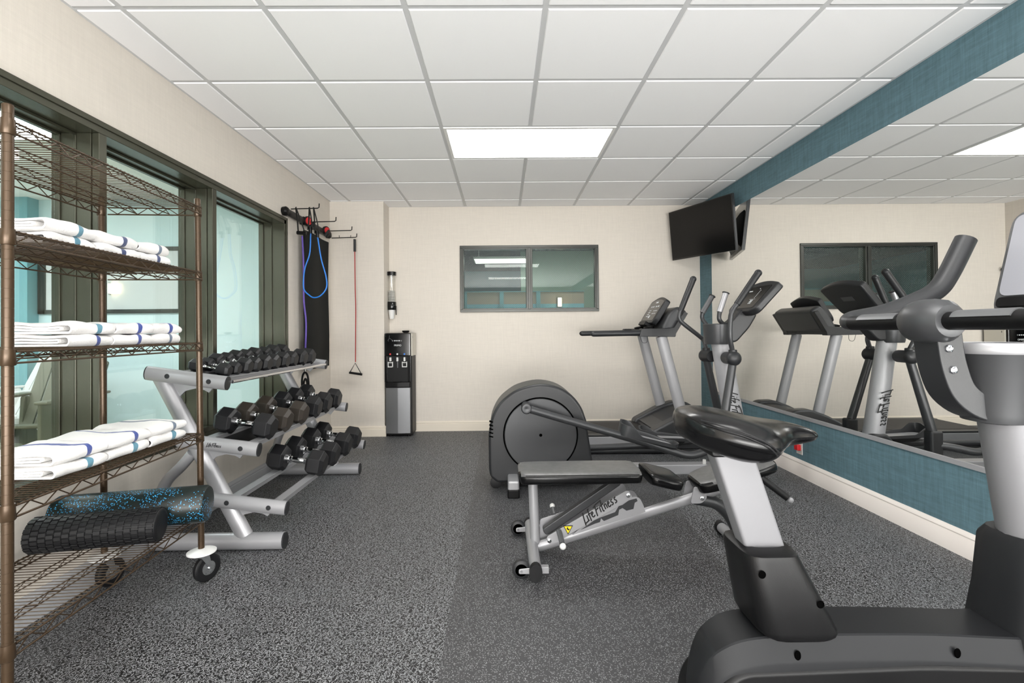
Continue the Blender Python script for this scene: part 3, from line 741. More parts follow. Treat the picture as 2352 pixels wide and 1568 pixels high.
def put_db(tier, y, dia, gapm, lab, brown=0, xo=0):
    a, b = ARMS[tier]; f_ = .60
    x = a[0]+(b[0]-a[0])*f_+xo; tz = a[1]+(b[1]-a[1])*f_
    d = copy_tree(dp[brown]) if used[brown] else dp[brown]; used[brown] = True
    ang = math.radians(9.5)
    across = dia*.866/2
    d.location = (x, y, tz+.017+across); d.rotation_euler = (random.uniform(-.03, .03), ang, random.uniform(-.03, .03))
    sx = gapm/1.12   # centre to centre distance of the heads in metres over the unit distance
    d.scale = (sx, dia, dia)
    d['label'] = lab; d['category'] = 'dumbbell'; d['group'] = 'black hexagon dumbbells on the rack'
# top tier
ys = [2.60, 2.692, 2.79, 2.89, 3.0, 3.112, 3.232, 3.36, 3.495, 3.64]
ds = [.072, .074, .094, .094, .104, .104, .112, .112, .122, .122]
gp = [.150, .150, .165, .165, .180, .180, .190, .190, .205, .205]
for k in range(10):
    lab = 'small black hexagon dumbbell, %s from the near end of the top tier' % ordn[k] if 0 < k < 9 else ('smallest black hexagon dumbbell at the near end of the top tier' if k == 0 else 'black hexagon dumbbell at the far end of the top tier')
    put_db(0, ys[k], ds[k], gp[k], lab, 0, -.005)
ys = [2.655, 2.85, 3.08, 3.31, 3.50, 3.71]; ds = [.142, .142, .148, .148, .152, .152]
for k in range(6):
    lab = 'black hexagon dumbbell at the %s end of the middle tier' % ('near' if k == 0 else 'far') if k in (0, 5) else '%s hexagon dumbbell, %s from the near end of the middle tier' % ('brownish' if k in (1, 2) else 'black', ordn[k])
    put_db(1, ys[k], ds[k], .215, lab, 1 if k in (1, 2) else 0, 0)
ys = [2.985, 3.215, 3.47, 3.69]; ds = [.160, .160, .165, .165]
for k in range(4):
    lab = ['nearest large black hexagon dumbbell on the bottom tier', 'second large hexagon dumbbell from the near side of the bottom tier', 'third large hexagon dumbbell from the near side of the bottom tier', 'farthest large black hexagon dumbbell on the bottom tier'][k]
    put_db(2, ys[k], ds[k], .235, lab, 0, 0)

# ================================================================== ACCESSORY RAIL ON THE LEFT WALL
RZ = 2.135
def accessory_rail():
    t = thing('accessory_rail', (XL+.02, 4.5, RZ), 'black wall mounted hook rail high on the left wall by the corner', 'rack')
    MB().tube([(XL+.028, 4.06, RZ), (XL+.028, 5.08, RZ)], .020, 12, ry=.03, up=(0, 0, 1)).build('rail', blackpl, t)
    for y in (4.06, 4.42, 5.06):
        MB().lathe([(0, .035), (.03, .04), (.045, .03), (.05, .0)], (XL+.002, y, RZ), (1, 0, 0), 16).build('bracket', blackpl, t)
    for y, z, ln in ((4.11, RZ+.03, .285), (4.45, RZ-.005, .31), (4.92, RZ+.01, .31), (5.08, RZ-.03, .31)):
        p = [(XL+.05, y, z), (XL+ln-.01, y, z+.005), (XL+ln+.002, y, z+.012), (XL+ln+.004, y, z+.045)]
        hk = MB().tube(p, .0045, 8)
        if y > 5: [hk.tube([(XL+x, y, z), (XL+x, y, z+.028)], .003, 6) for x in (.13, .25)]
        hk.build('hook', blackpl, t)
    for y, z in ((4.45, RZ), (4.915, RZ+.01)):
        d = MB().lathe([(0, .045), (.018, .045), (.02, .042), (.02, 0)], (XL+.05, y-.01, z), (1, -.45, 0), 20).build('stop_disc', blackpl, t)
        MB().lathe([(0, .034), (.004, .034), (.006, .020), (.006, .0)], V(XL+.05, y-.01, z)+V(1, -.45, 0).normalized()*.0201, (1, -.45, 0), 20).build('red_cap', red, d)
accessory_rail()
def hanging_mat():
    t = thing('exercise_mat', (XL+.075, 4.65, .78), 'long black exercise mat hanging flat from the wall hooks', 'exercise mat')
    pts = []
    for i in range(13):
        y = 4.345+i*(.60/12); pts.append((XL+.052+.012*math.sin(i*.5), y))
    prof = pts+[(x+.016, y) for x, y in pts[::-1]]
    rings = []
    for k in range(9):
        z = .775+(RZ-.10-.775)*k/8
        rings.append([V(x+.004*math.sin(k*.9), y, z) for x, y in prof])
    MB().loft(rings).build('mat_sheet', blackmat, t)
    for y in (4.47, 4.84): MB().tube([(XL+.07, y-.02, RZ-.06), (XL+.11, y, RZ+.002), (XL+.07, y+.02, RZ-.06)], .004, 6, ry=.012).build('hanging_loop', webbing, t)
hanging_mat()
def strap(mb, top, a, b, wdt=.013):
    for e in (a, b): mb.tube([top, V(*top).lerp(V(*e), .5)+V(.003, 0, 0), e], .003, 8, ry=wdt, up=(0, 1, 0))
def bands():
    xh = XL+.21
    # blue loop tube with webbing handles
    t = thing('resistance_tube', (xh, 4.2, RZ-.2), 'bright blue resistance tube looped down from the first wall hook', 'resistance band')
    MB().tube(catmull([(-1.665, 4.20, 1.975), (-1.675, 4.20, 1.80), (-1.715, 4.19, 1.66), (-1.725, 4.19, 1.50), (-1.675, 4.19, 1.435), (-1.63, 4.19, 1.415), (-1.575, 4.19, 1.435), (-1.528, 4.19, 1.50), (-1.535, 4.20, 1.60), (-1.575, 4.20, 1.75), (-1.605, 4.20, 1.94)], 8), .0055, 10).build('tube', bluet, t)
    for sx, zb, xb in ((0, 1.985, -1.665), (1, 1.95, -1.605)):
        mb = MB(); top = V(-1.64+sx*.035, 4.11, RZ+.045)
        strap(mb, top, V(xb-.02, 4.19, zb+.02), V(xb+.02, 4.19, zb+.02)); st = mb.build('webbing_strap', webbing, t)
        MB().tube([(xb, 4.19, zb+.045), (xb, 4.195, zb-.012)], .015, 12).build('grip', blackpl, st)
    t = thing('resistance_tube', (-1.76, 4.25, RZ-.2), 'purple resistance tube hanging straight down behind the blue loop', 'resistance band')
    MB().tube(catmull([(-1.755, 4.24, 1.96), (-1.745, 4.24, 1.7), (-1.748, 4.25, 1.4), (-1.73, 4.25, 1.2), (-1.738, 4.25, .93)], 8), .0075, 10).build('tube', purp, t)
    mb = MB(); strap(mb, V(-1.755, 4.11, RZ+.045), V(-1.79, 4.24, 2.0), V(-1.735, 4.24, 2.0)); mb.build('webbing_strap', webbing, t)
    MB().tube([(-1.80, 4.24, 1.99), (-1.72, 4.24, 1.985)], .016, 12).build('grip', blackpl, t)
    t = thing('resistance_tube', (-1.54, 5.08, RZ-.2), 'red resistance tube with a black triangle handle hanging off the last hook', 'resistance band')
    yb = 5.08
    MB().tube(catmull([(-1.553, yb, 1.97), (-1.551, yb, 1.6), (-1.547, yb, 1.35), (-1.550, yb, 1.1), (-1.553, yb, .80)], 8), .0048, 8).build('tube', redt, t)
    MB().tube([(-1.553, yb, RZ-.045), (-1.553, yb, 1.96)], .013, 12).build('foam_grip', charpl, t)
    h = MB(); h.tube([(-1.615, yb, .685), (-1.553, yb-.01, .79), (-1.487, yb, .665)], .0045, 8); h.build('triangle_strap', webbing, t)
    MB().tube([(-1.618, yb, .690), (-1.484, yb, .668)], .012, 12).build('handle', blackpl, t)
    t = thing('carabiner_strap', (-1.66, 4.10, .76), 'black looped strap hanging at the far end of the top rack tier', 'strap')
    MB().tube(catmull([(-1.582, 3.86, .800), (-1.598, 3.86, .775), (-1.606, 3.86, .73), (-1.604, 3.86, .675), (-1.598, 3.86, .66), (-1.590, 3.86, .72), (-1.578, 3.86, .745), (-1.566, 3.86, .72), (-1.560, 3.86, .66), (-1.553, 3.86, .68), (-1.556, 3.86, .74), (-1.565, 3.86, .78), (-1.582, 3.86, .800)], 5), .008, 8).build('loop', blackpl, t)
    MB().tube([(-1.580, 3.86, .86), (-1.580, 3.86, .80)], .006, 8).build('pin', chrome, t)
bands()

# ================================================================== WATER COOLER + CUP DISPENSER
def cooler():
    x0, x1, y0, y1 = -1.262, -.972, 5.125, 5.385
    t = thing('water_cooler', ((x0+x1)/2, (y0+y1)/2, 0), 'black and steel water cooler standing against the back wall', 'water cooler')
    B(x0+.008, x1-.004, y0+.03, y1, .012, 1.075).build('cabinet', blackpl, t, bevel=.008)
    MB().prism(roundpoly([(x0, y0+.05), (x0+.01, y0+.012), (x0+.14, y0), (x1-.02, y0+.012), (x1-.01, y0+.05)], .006), .035, .520, 'z').build('lower_door', brushed, t, bevel=.004)
    MB().prism(roundpoly([(x0, y0+.05), (x0, y0+.006), (x1-.012, y0+.006), (x1-.012, y0+.05)], .012), .855, 1.098, 'z').build('control_panel', gloss, t, bevel=.01)
    for a in (x0, x1-.042): B(a, a+.03, y0+.006, y0+.04, .58, .86).build('side_trim', gloss, t, bevel=.004)
    B(x0+.03, x1-.04, y0+.04, y0+.045, .58, .86).build('recess', blackpl, t)
    tr = MB().prism(roundpoly([(x0, y0+.05), (x0+.01, y0-.006), (x0+.14, y0-.016), (x1-.02, y0-.006), (x1-.012, y0+.05)], .01), .525, .580, 'z').build('drip_tray', blackpl, t, bevel=.006)
    MB().lathe([(0, .048), (.002, .05), (.003, .03), (.003, 0)], (x0+.14, y0+.022, .58), (0, 0, 1), 24).build('drip_grate', blackglass, tr)
    B(x1-.012, x1+.000, y0+.03, y1, .855, 1.098).build('side_panel', pcream, t, bevel=.003)
    B(x0+.01, x1-.01, y0+.03, y1, 1.075, 1.10).build('top_panel', blackpl, t, bevel=.006)
    MB().lathe([(0, .02), (.008, .035), (.022, .040), (.026, .036), (.026, 0)], (x1-.085, y0+.12, 1.10), (0, 0, 1), 20).build('top_knob', blackpl, t)
    B(x1-.0005, x1+.001, y0+.06, y0+.066, 1.045, 1.065).build('side_mark', ink, t)
    xs = (x0+.062, x0+.137, x0+.212)
    for k, (x, m_) in enumerate(zip(xs, (red, whitepl, bluet))):
        MB().lathe([(0, .0095), (.004, .009), (.005, 0)], (x, y0+.006, .876), (0, -1, 0), 16).build('button', m_, t)
        p = MB().box(x-.009, x+.009, y0-.0, y0+.04, .80, .842); pd = p.build('tap_lever', whitepl, t, bevel=.003)
        if k != 1:
            q = MB(); q.box(x-.026, x-.020, y0+.0, y0+.03, .742, .795).box(x+.020, x+.026, y0, y0+.03, .742, .795).box(x-.026, x+.026, y0, y0+.03, .737, .745).box(x-.022, x+.022, y0, y0+.03, .782, .789)
            q.build('tap_guard', whitepl, pd, bevel=.001)
        else: MB().box(x-.006, x+.006, y0+.015, y0+.035, .73, .80).build('tap_spout', greypl, pd)
    B(xs[0]+.044, xs[0]+.060, y0+.036, y0+.041, .730, .766).build('small_label', litw, t)
    MB().lathe([(0, .016), (.003, .016), (.0035, 0)], (xs[0]+.010, y0+.040, .683), (0, -1, 0), 18).build('round_label', whitepl, t)
    text_mesh('PRIMO', .026, (x0+.142, y0+.0045, .968), (1, 0, 0), (0, 0, 1), t, litw)
    mk = MB()
    for i in range(3): mk.ball((x0+.112+i*.022, y0+.006, 1.018), .0065, 8, 6, (1.2, .3, 1))
    for i in (0, 4): mk.tube([V(x0+.09+i*.022, y0+.005, 1.018)+V(math.cos(a), 0, math.sin(a))*.006 for a in [2*PI*q/10 for q in range(10)]], .0008, 4, closed=True)
    mk.build('indicator_icons', litw, t)
    mk = MB(); mk.tube([(x0+.055, y0+.005, 1.075), (x0+.052, y0+.005, 1.04), (x0+.038, y0+.005, 1.022), (x0+.045, y0+.005, 1.012)], .0025, 6)
    mk.tube([(x0+.055, y0+.005, 1.045), (x0+.078, y0+.005, 1.03), (x0+.082, y0+.005, 1.018)], .0025, 6).build('emblem', greypl, t)
    mk = MB(); [mk.lathe([(0, .016), (.012, .016)], (x, y, 0), (0, 0, 1), 12) for x in (x0+.05, x1-.05) for y in (y0+.06, y1-.05)]; mk.build('foot', blackpl, t)
cooler()
def dispenser():
    c = V(-1.232, 5.352, 0)
    t = thing('cup_dispenser', (c.x, c.y, 1.24), 'clear tube cup dispenser on the wall above the water cooler', 'cup dispenser')
    MB().lathe([(1.735, .050), (1.775, .052), (1.777, .050), (1.777, 0)], c, (0, 0, 1), 24).build('top_cap', gloss, t)
    MB().lathe([(1.44, .044), (1.735, .044)], c, (0, 0, 1), 24, cap=False).build('clear_tube', clear, t)
    MB().lathe([(1.355, .046), (1.36, .049), (1.44, .049), (1.445, .045)], c, (0, 0, 1), 24).build('collar', gloss, t)
    cu_ = MB()
    for k in range(18): cu_.lathe([(1.36+k*.012, .0375), (1.36+k*.012+.0025, .0385), (1.36+k*.012+.005, .0365)], c, (0, 0, 1), 16)
    cu_.build('spare_cups', whitepl, t)
    MB().lathe([(1.255, 0), (1.255, .022), (1.26, .024), (1.36, .037)], c, (0, 0, 1), 20).build('paper_cup', whitepl, t)
    MB().box(c.x-.02, c.x+.02, c.y+.045, DY, 1.37, 1.43).box(c.x-.02, c.x+.02, c.y+.045, DY, 1.74, 1.77).build('wall_bracket', gloss, t)
    B(c.x+.047, c.x+.054, c.y-.02, c.y+.01, 1.30, 1.40).build('release_lever', gloss, t, bevel=.001)
dispenser()

# ================================================================== TELEVISION
def tv():
    BR, TR, BL, TL = V(2.172, 4.49, 1.838), V(2.118, 4.47, 2.380), V(1.898, 5.30, 1.880), V(1.842, 5.28, 2.392)
    t = thing('television', (2.05, 4.9, 2.1), 'black flat television tilted down beneath the ceiling in the far right corner', 'television')
    u = ((BR-BL)+(TR-TL)).normalized(); v = ((TR-BR)+(TL-BL)); v = (v-u*v.dot(u)).normalized(); n_ = u.cross(v).normalized()
    c = (BR+TR+BL+TL)/4; hw, hv = .452, .264
    if n_.x > 0: n_ = -n_
    def bx(mb, a0, a1, b0, b1, c0, c1):
        vs = [c+u*a+v*b+n_*d for a in (a0, a1) for b in (b0, b1) for d in (c0, c1)]
        return mb.add(vs, [(0, 1, 3, 2), (4, 6, 7, 5), (0, 4, 5, 1), (2, 3, 7, 6), (0, 2, 6, 4), (1, 5, 7, 3)])
    bx(MB(), -hw, hw, -hv, hv, -.030, 0).build('casing', gloss, t, bevel=.003)
    bx(MB(), -hw+.011, hw-.011, -hv+.017, hv-.011, 0, .0012).build('screen', screenm, t)
    mb = MB(); vs = [c+u*a+v*b+n_*d for d, sx, sy in ((-.03, 1, 1), (-.062, .82, .8)) for a, b in ((-hw*.8*sx, -hv*.85*sy), (hw*.8*sx, -hv*.85*sy), (hw*.8*sx, hv*.5*sy), (-hw*.8*sx, hv*.5*sy))]
    mb.add(vs, [(0, 1, 2, 3), (4, 5, 6, 7), (0, 1, 5, 4), (1, 2, 6, 5), (2, 3, 7, 6), (3, 0, 4, 7)]).build('back_shell', blackpl, t, bevel=.006)
    e = MB(); bx(e, hw-.002, hw+.003, -hv, hv, -.028, -.004).build('side_strip', gunm, t)
    a = c-n_*.06; e = MB(); e.tube([a-v*.02, V(XR-.02, a.y+.06, a.z-.03)], .02, 10); e.box(XR-.028, XR-.007, a.y-.05, a.y+.17, a.z-.16, a.z+.12); e.build('wall_mount', blackpl, t)
tv()

# ================================================================== TREADMILL
def treadmill():
    t = thing('treadmill', (1.1, 4.63, 0), 'grey and silver treadmill standing along the back wall', 'treadmill')
    ya, yb = 4.29, 4.97; x0, x1 = .02, 2.02
    B(x0+.05, x1-.10, ya+.03, yb-.03, .045, .125).build('deck_frame', blackpl, t, bevel=.01)
    MB().box(x0+.02, 1.62, ya, ya+.035, .062, .163).build('side_rail', silver2, t, bevel=.008)
    MB().box(x0+.02, 1.62, yb-.035, yb, .062, .163).build('side_rail', silver2, t, bevel=.008)
    MB().tube([(x0+.1, ya+.03, .03), (x1-.2, ya+.03, .03)], .026, 10).build('base_tube', gunm, t)
    MB().tube([(x0+.1, yb-.03, .03), (x1-.2, yb-.03, .03)], .026, 10).build('base_tube', gunm, t)
    for y in (ya, yb-.085):
        MB().box(x0, 1.50, y, y+.085, .163, .178).build('foot_rail', charpl, t, bevel=.004)
    MB().prism(roundpoly([(x0+.0, .11), (x0+.0, .168), (x0+.03, .180), (1.56, .180), (1.56, .11)], .02), ya+.085, yb-.085, 'y').build('belt', rubber, t)
    # motor hood, sloped
    prof = [(1.33, .165), (1.37, .205), (1.50, .275), (1.66, .345), (1.80, .36), (1.96, .31), (2.03, .20), (2.04, .06), (1.40, .06), (1.34, .12)]
    MB().prism(roundpoly(prof, .03), ya+.10, yb-.10, 'y').build('motor_hood', charpl, t, bevel=.012, seg=3)
    for y0, y1 in ((ya-.012, ya+.115), (yb-.115, yb+.012)):
        pf = [(1.31, .185), (1.33, .215), (1.42, .262), (1.55, .33), (1.70, .385), (1.84, .38), (1.98, .30), (2.04, .16), (2.04, .04), (1.36, .04), (1.32, .14)]
        MB().prism(roundpoly(pf, .03), y0, y1, 'y').build('side_hood', gunm, t, bevel=.02, seg=3)
    MB().prism(roundpoly([(1.36, .196), (1.60, .300), (1.60, .315), (1.355, .210)], .004), ya+.11, yb-.11, 'y').build('hood_lip', gunm, t)
    for y in (ya+.045, yb-.045):
        MB().tube([(1.612, y, .31), (1.425, y, 1.05)], .036, 20, ry=.050, up=(1, 0, .25)).build('upright', silver2, t)
    # hand rails
    for y in (ya+.03, yb-.03):
        r = MB().tube([(.812, y, 1.078), (1.24, y, 1.083)], .021, 16, ry=.026).build('hand_rail', charpl, t)
        MB().ball((.815, y, 1.078), .026, 14, 8, (1.3, .82, 1)).build('rail_end', charpl, r)
    # console housing
    hs = MB().prism(roundpoly([(1.215, 1.050), (1.235, 1.122), (1.47, 1.122), (1.53, 1.130), (1.62, 1.27), (1.655, 1.255), (1.545, 1.075), (1.540, 1.045)], .008), ya, ya+.075, 'y')
    hs.build('housing_side', charpl, t, bevel=.006)
    MB().prism(roundpoly([(1.215, 1.050), (1.235, 1.122), (1.47, 1.122), (1.53, 1.130), (1.62, 1.27), (1.655, 1.255), (1.545, 1.075), (1.540, 1.045)], .008), yb-.075, yb, 'y').build('housing_side', charpl, t, bevel=.006)
    B(1.30, 1.54, ya+.07, yb-.07, 1.052, 1.115).build('housing_bridge', charpl, t, bevel=.008)
    MB().prism(roundpoly([(1.42, 1.11), (1.50, 1.26), (1.58, 1.325), (1.67, 1.27), (1.56, 1.09), (1.50, 1.06)], .035), ya+.04, yb-.04, 'y').build('console_neck', gunm, t, bevel=.035, seg=4)
    for a in (ya+.13, yb-.23):
        MB().lathe([(0, .045), (.03, .05), (.032, .042), (.012, .038)], (1.36, a+.05, 1.112), (-.2, 0, 1), 20).build('bottle_holder', blackpl, t)
    # display board: tilted panel with arched top
    c = V(1.37, (ya+yb)/2, 1.175); up = V(.165, 0, .265).normalized(); rt = V(0, -1, 0); n_ = V(-up.z, 0, up.x)
    def bd(poly, d0, d1):
        mb = MB(); n = len(poly); vs = [c+rt*p[0]+up*p[1]+n_*d0 for p in poly]+[c+rt*p[0]+up*p[1]+n_*d1 for p in poly]
        return mb.add(vs, [tuple(range(n))[::-1], tuple(range(n, 2*n))]+[(i, (i+1) % n, n+(i+1) % n, n+i) for i in range(n)])
    arch = [(-.19, 0), (-.215, .05), (-.215, .22)]+[(-.215+.43*i/10, .25+.045*math.sin(PI*i/10)) for i in range(11)]+[(.215, .22), (.215, .05), (.19, 0)]
    b = bd(roundpoly(arch, .02, 3), -.05, 0).build('display_board', charpl, t, bevel=.008)
    ins = [(-.175, .03), (-.19, .22)]+[(-.19+.38*i/8, .235+.03*math.sin(PI*i/8)) for i in range(9)]+[(.19, .22), (.175, .03)]
    bd(ins, 0, .002).build('display_glass', blackglass, b)
    dg = MB()
    def patch(x0, x1, y0, y1): q = bd([(x0, y0), (x1, y0), (x1, y1), (x0, y1)], .0022, .0032); dg.add(q.v, q.f)
    patch(-.035, .035, .222, .238)
    for x in (-.11, -.05, .03, .09): patch(x, x+.035, .175, .190)
    for i in range(4):
        for j in range(3): patch(-.10+j*.022, -.086+j*.022, .07+i*.022, .08+i*.022)
    for j in range(4): patch(.03+j*.03, .045+j*.03, .10, .108); patch(.03+j*.03, .045+j*.03, .13, .138)
    patch(-.02, .02, .055, .085)
    dg.build('display_marks', litw, b)
    bd(roundpoly([(-.10, -.035), (.10, -.035), (.10, .004), (-.10, .004)], .01), -.03, .03).build('stop_shelf', blackpl, b, bevel=.004)
    MB().tube(catmull([(1.24, ya+.06, 1.05), (1.26, ya+.06, .995), (1.30, ya+.06, 1.0), (1.305, ya+.06, 1.05)], 5), .002, 6).build('safety_cord', blackpl, t)
treadmill()

# ================================================================== ELLIPTICAL
def elliptical():
    t = thing('elliptical_trainer', (.9, 3.54, 0), 'dark grey elliptical trainer with a large round drum facing the mirror wall', 'elliptical')
    YC = 3.545; yn, yf = 3.37, 3.72
    body = [(-.050, .052), (-.100, .095), (-.108, .15), (-.109, .388), (-.088, .50), (-.043, .592), (.02, .655), (.11, .708), (.255, .738), (.385, .715), (.48, .655), (.545, .57), (.578, .48), (.612, .235), (.64, .09), (.61, .06)]
    body = [tuple(p)[:2] for p in catmull([(a, b, 0) for a, b in body[3:13]], 4)]
    body = [(-.050, .052), (-.100, .095), (-.108, .15)]+body+[(.612, .235), (.64, .09), (.61, .06)]
    sh = MB().prism(body, yn, yf, 'y').build('drum_shroud', charpl, t, bevel=.045, seg=5)
    for yy, s in ((yn, -1), (yf, 1)):
        d = MB().lathe([(0, .262), (.003, .262), (.003, .0)], (.255, yy+s*.0, .385), (0, s, 0), 64).build('groove_ring', darkhole, t)
        d2 = MB().lathe([(0, .252), (.008, .252), (.012, .248), (.013, .0)], (.255, yy+s*.002, .385), (0, s, 0), 64).build('crank_disc', gunm, t)
        MB().lathe([(0, .012), (.002, .010), (.002, 0)], (.255, yy+s*.014, .385), (0, s, 0), 20).build('hub_screw', darkhole, d2)
    for x, z in ((-.052, .505), (.262, .70), (.50, .565), (-.062, .095), (.255, .705)):
        MB().lathe([(0, .008), (.003, .007), (.003, 0)], (x, yn-.001+(.02 if abs(x) < .3 and z > .69 else .012), z), (0, -1, .2), 12).build('screw', darkhole, sh)
    vt = MB()
    for i in range(5): vt.box(-.104+i*-.0, -.076, yn-.001, yn+.02, .475-i*.026, .484-i*.026, rotm((-.09, yn, .475-i*.026), 'Y', .25))
    vt.build('vent', darkhole, sh)
    MB().lathe([(-.02, .022), (-.016, .040), (.016, .040), (.02, .022)], (-.060, yn+.055, .042), (0, 1, 0), 24).build('transport_wheel', rubber, t)
    MB().lathe([(-.02, .022), (-.016, .040), (.016, .040), (.02, .022)], (-.060, yf-.055, .042), (0, 1, 0), 24).build('transport_wheel', rubber, t)
    st = B(.022, .098, 3.20, 3.89, .045, .115).build('rear_stabilizer', silver, t, bevel=.012)
    for y in (3.195, 3.86): B(.020, .10, y, y+.035, .0, .062).build('foot_pad', blackpl, st, bevel=.01)
    B(.05, 1.86, YC-.045, YC+.045, .055, .128).build('base_rail', silver, t, bevel=.008)
    st = B(1.615, 1.685, 3.32, 3.78, .03, .10).build('front_stabilizer', silver, t, bevel=.012)
    for y in (3.31, 3.76): B(1.61, 1.69, y, y+.03, .0, .105).build('foot_pad', blackpl, st, bevel=.008)
    MB().tube([(1.46, YC-.03, .128), (1.46, YC-.03, .16)], .012, 10).build('white_plug', whitepl, t)
    # mast, oval silver column widening to the foot
    mt = MB().tube([(1.75, YC, .10), (1.600, YC, 1.03)], [.062, .055], 24, ry=.075, up=(1, 0, 0)).build('mast', silver2, t)
    u = V(-.15, 0, .93).normalized()
    lettering(V(1.665-.038, YC-.0625, .655), -u, V(1, 0, 0), .068, .06).build('lettering', ink, mt)
    MB().prism(roundpoly([(1.55, .06), (1.52, .16), (1.66, .34), (1.78, .34), (1.90, .14), (1.90, .06)], .03), YC-.075, YC+.075, 'y').build('mast_boot', charpl, t, bevel=.02, seg=3)
    # cup housing + neck + console
    hb = MB()
    hb.loft([[V(1.575+math.cos(a)*rx, YC+math.sin(a)*ry, z) for a in [2*PI*k/28 for k in range(28)]] for z, rx, ry in ((1.00, .083, .085), (1.02, .088, .09), (1.145, .093, .098), (1.150, .088, .093), (1.150, .07, .075), (1.10, .065, .07), (1.10, .001, .001))])
    hb.build('cup_housing', gunm, t)
    MB().prism(roundpoly([(1.60, 1.02), (1.56, 1.13), (1.66, 1.165), (1.74, 1.26), (1.86, 1.22), (1.80, 1.12), (1.70, 1.01)], .03), YC-.05, YC+.05, 'y').build('console_neck', charpl, t, bevel=.02, seg=3)
    c = V(1.735, YC, 1.235); up = V(.20, 0, .225).normalized(); rt = V(0, -1, 0); n_ = V(-up.z, 0, up.x)
    def bd(poly, d0, d1):
        mb = MB(); n = len(poly); vs = [c+rt*p[0]+up*p[1]+n_*d0 for p in poly]+[c+rt*p[0]+up*p[1]+n_*d1 for p in poly]
        return mb.add(vs, [tuple(range(n))[::-1], tuple(range(n, 2*n))]+[(i, (i+1) % n, n+(i+1) % n, n+i) for i in range(n)])
    arch = [(-.15, 0), (-.20, .03), (-.215, .24)]+[(-.215+.43*i/10, .275+.035*math.sin(PI*i/10)) for i in range(11)]+[(.215, .24), (.20, .03), (.15, 0)]
    b = bd(roundpoly(arch, .03, 4), -.055, 0).build('console', charpl, t, bevel=.014, seg=3)
    bd(roundpoly([(-.165, .035), (-.175, .25), (.175, .25), (.165, .035)], .02, 4), 0, .002).build('console_glass', blackglass, b)
    dg = MB()
    def patch(x0, x1, y0, y1): q = bd([(x0, y0), (x1, y0), (x1, y1), (x0, y1)], .0022, .0032); dg.add(q.v, q.f)
    for i in range(3):
        for j in range(2): patch(.045+j*.02, .060+j*.02, .075+i*.014, .084+i*.014)
    for i in range(7): patch(.07, .075, .13+i*.012, .136+i*.012)
    patch(.04, .05, .22, .226); patch(-.09, -.04, .20, .21); patch(-.1, -.09, .11, .13); patch(-.12, -.11, .15, .17); patch(.02, .10, .118, .120)
    dg.build('console_marks', litw, b)
    q = bd([(-.06, .15), (.06, .15), (.06, .19), (-.06, .19)], -.0562, -.0552).build('rear_label', greypl, b)
    # moving arms
    for side, piv, foot, tip, yy in (('near', V(1.60, 3.37, .905), V(1.487, 3.30, .36), 0, 3.31), ('far', V(1.578, 3.72, .905), V(1.71, 3.79, .36), 1, 3.78)):
        s = -1 if side == 'near' else 1
        h = MB().lathe([(-.085, .040), (-.075, .044), (.0, .044), (.02, .050), (.045, .050), (.06, .040), (.068, .02), (.07, 0)], piv+V(0, s*.0, 0), (0, s, 0), 22).build('pivot_housing', charpl, t)
        MB().lathe([(0, .030), (.06, .028), (.062, .020)], piv+V(0, s*.02, 0), (0, 0, 1), 18).build('pivot_cap', charpl, h)
        P0 = piv+V(0, s*.02, -.02)
        lw = MB().tube([P0, P0.lerp(foot, .5), foot], [.027, .031], 16).build('lower_arm', gunm, t)
        q = foot+V(0, 0, -.02)
        MB().prism(roundpoly([(q.x-.045, q.y-.035), (q.x+.045, q.y-.035), (q.x+.045, q.y+.035), (q.x-.045, q.y+.035)], .02), q.z-.12, q.z+.06, 'z').build('arm_boot', charpl, t, bevel=.018, seg=3)
        if side == 'near': pts = [(1.60, 3.35, .95), (1.573, 3.33, 1.05), (1.578, 3.33, 1.18), (1.592, 3.33, 1.235), (1.625, 3.33, 1.285), (1.70, 3.33, 1.385)]; gp_ = [(1.625, 3.33, 1.282), (1.70, 3.33, 1.390), (1.775, 3.33, 1.497)]
        else: pts = [(1.58, 3.74, .95), (1.575, 3.77, 1.02), (1.545, 3.78, 1.055), (1.42, 3.78, 1.155), (1.388, 3.78, 1.195), (1.392, 3.78, 1.245), (1.44, 3.78, 1.36)]; gp_ = [(1.397, 3.78, 1.255), (1.45, 3.78, 1.385), (1.500, 3.78, 1.505)]
        MB().tube(catmull(pts, 6), .0165, 14).build('upper_arm', gunm, t)
        g_ = MB().tube(gp_, [.022, .024], 16).build('foam_grip', charpl, t)
        MB().ball(gp_[-1], .0255, 14, 8).build('grip_end', charpl, g_)
    for y, base, tip in ((3.665, V(1.545, 3.62, 1.13), V(1.597, 3.665, 1.360)), (3.47, V(1.63, 3.50, 1.13), V(1.612, 3.47, 1.368))):
        mid = V(tip.x-.075, y, 1.19) if y > 3.5 else V(1.565, y, 1.175)
        b0 = V(mid.x+.0, y, 1.235)
        MB().tube(catmull([base, mid, b0], 6), .015, 12).build('fixed_bar', gunm, t)
        g_ = MB().tube([b0, tip], .020, 14).build('sensor_grip', silver if y < 3.5 else greypl, t)
        MB().lathe([(0, .024), (.006, .026), (.009, .022), (.009, 0)], tip, tip-b0, 16).build('grip_cap', charpl, g_)
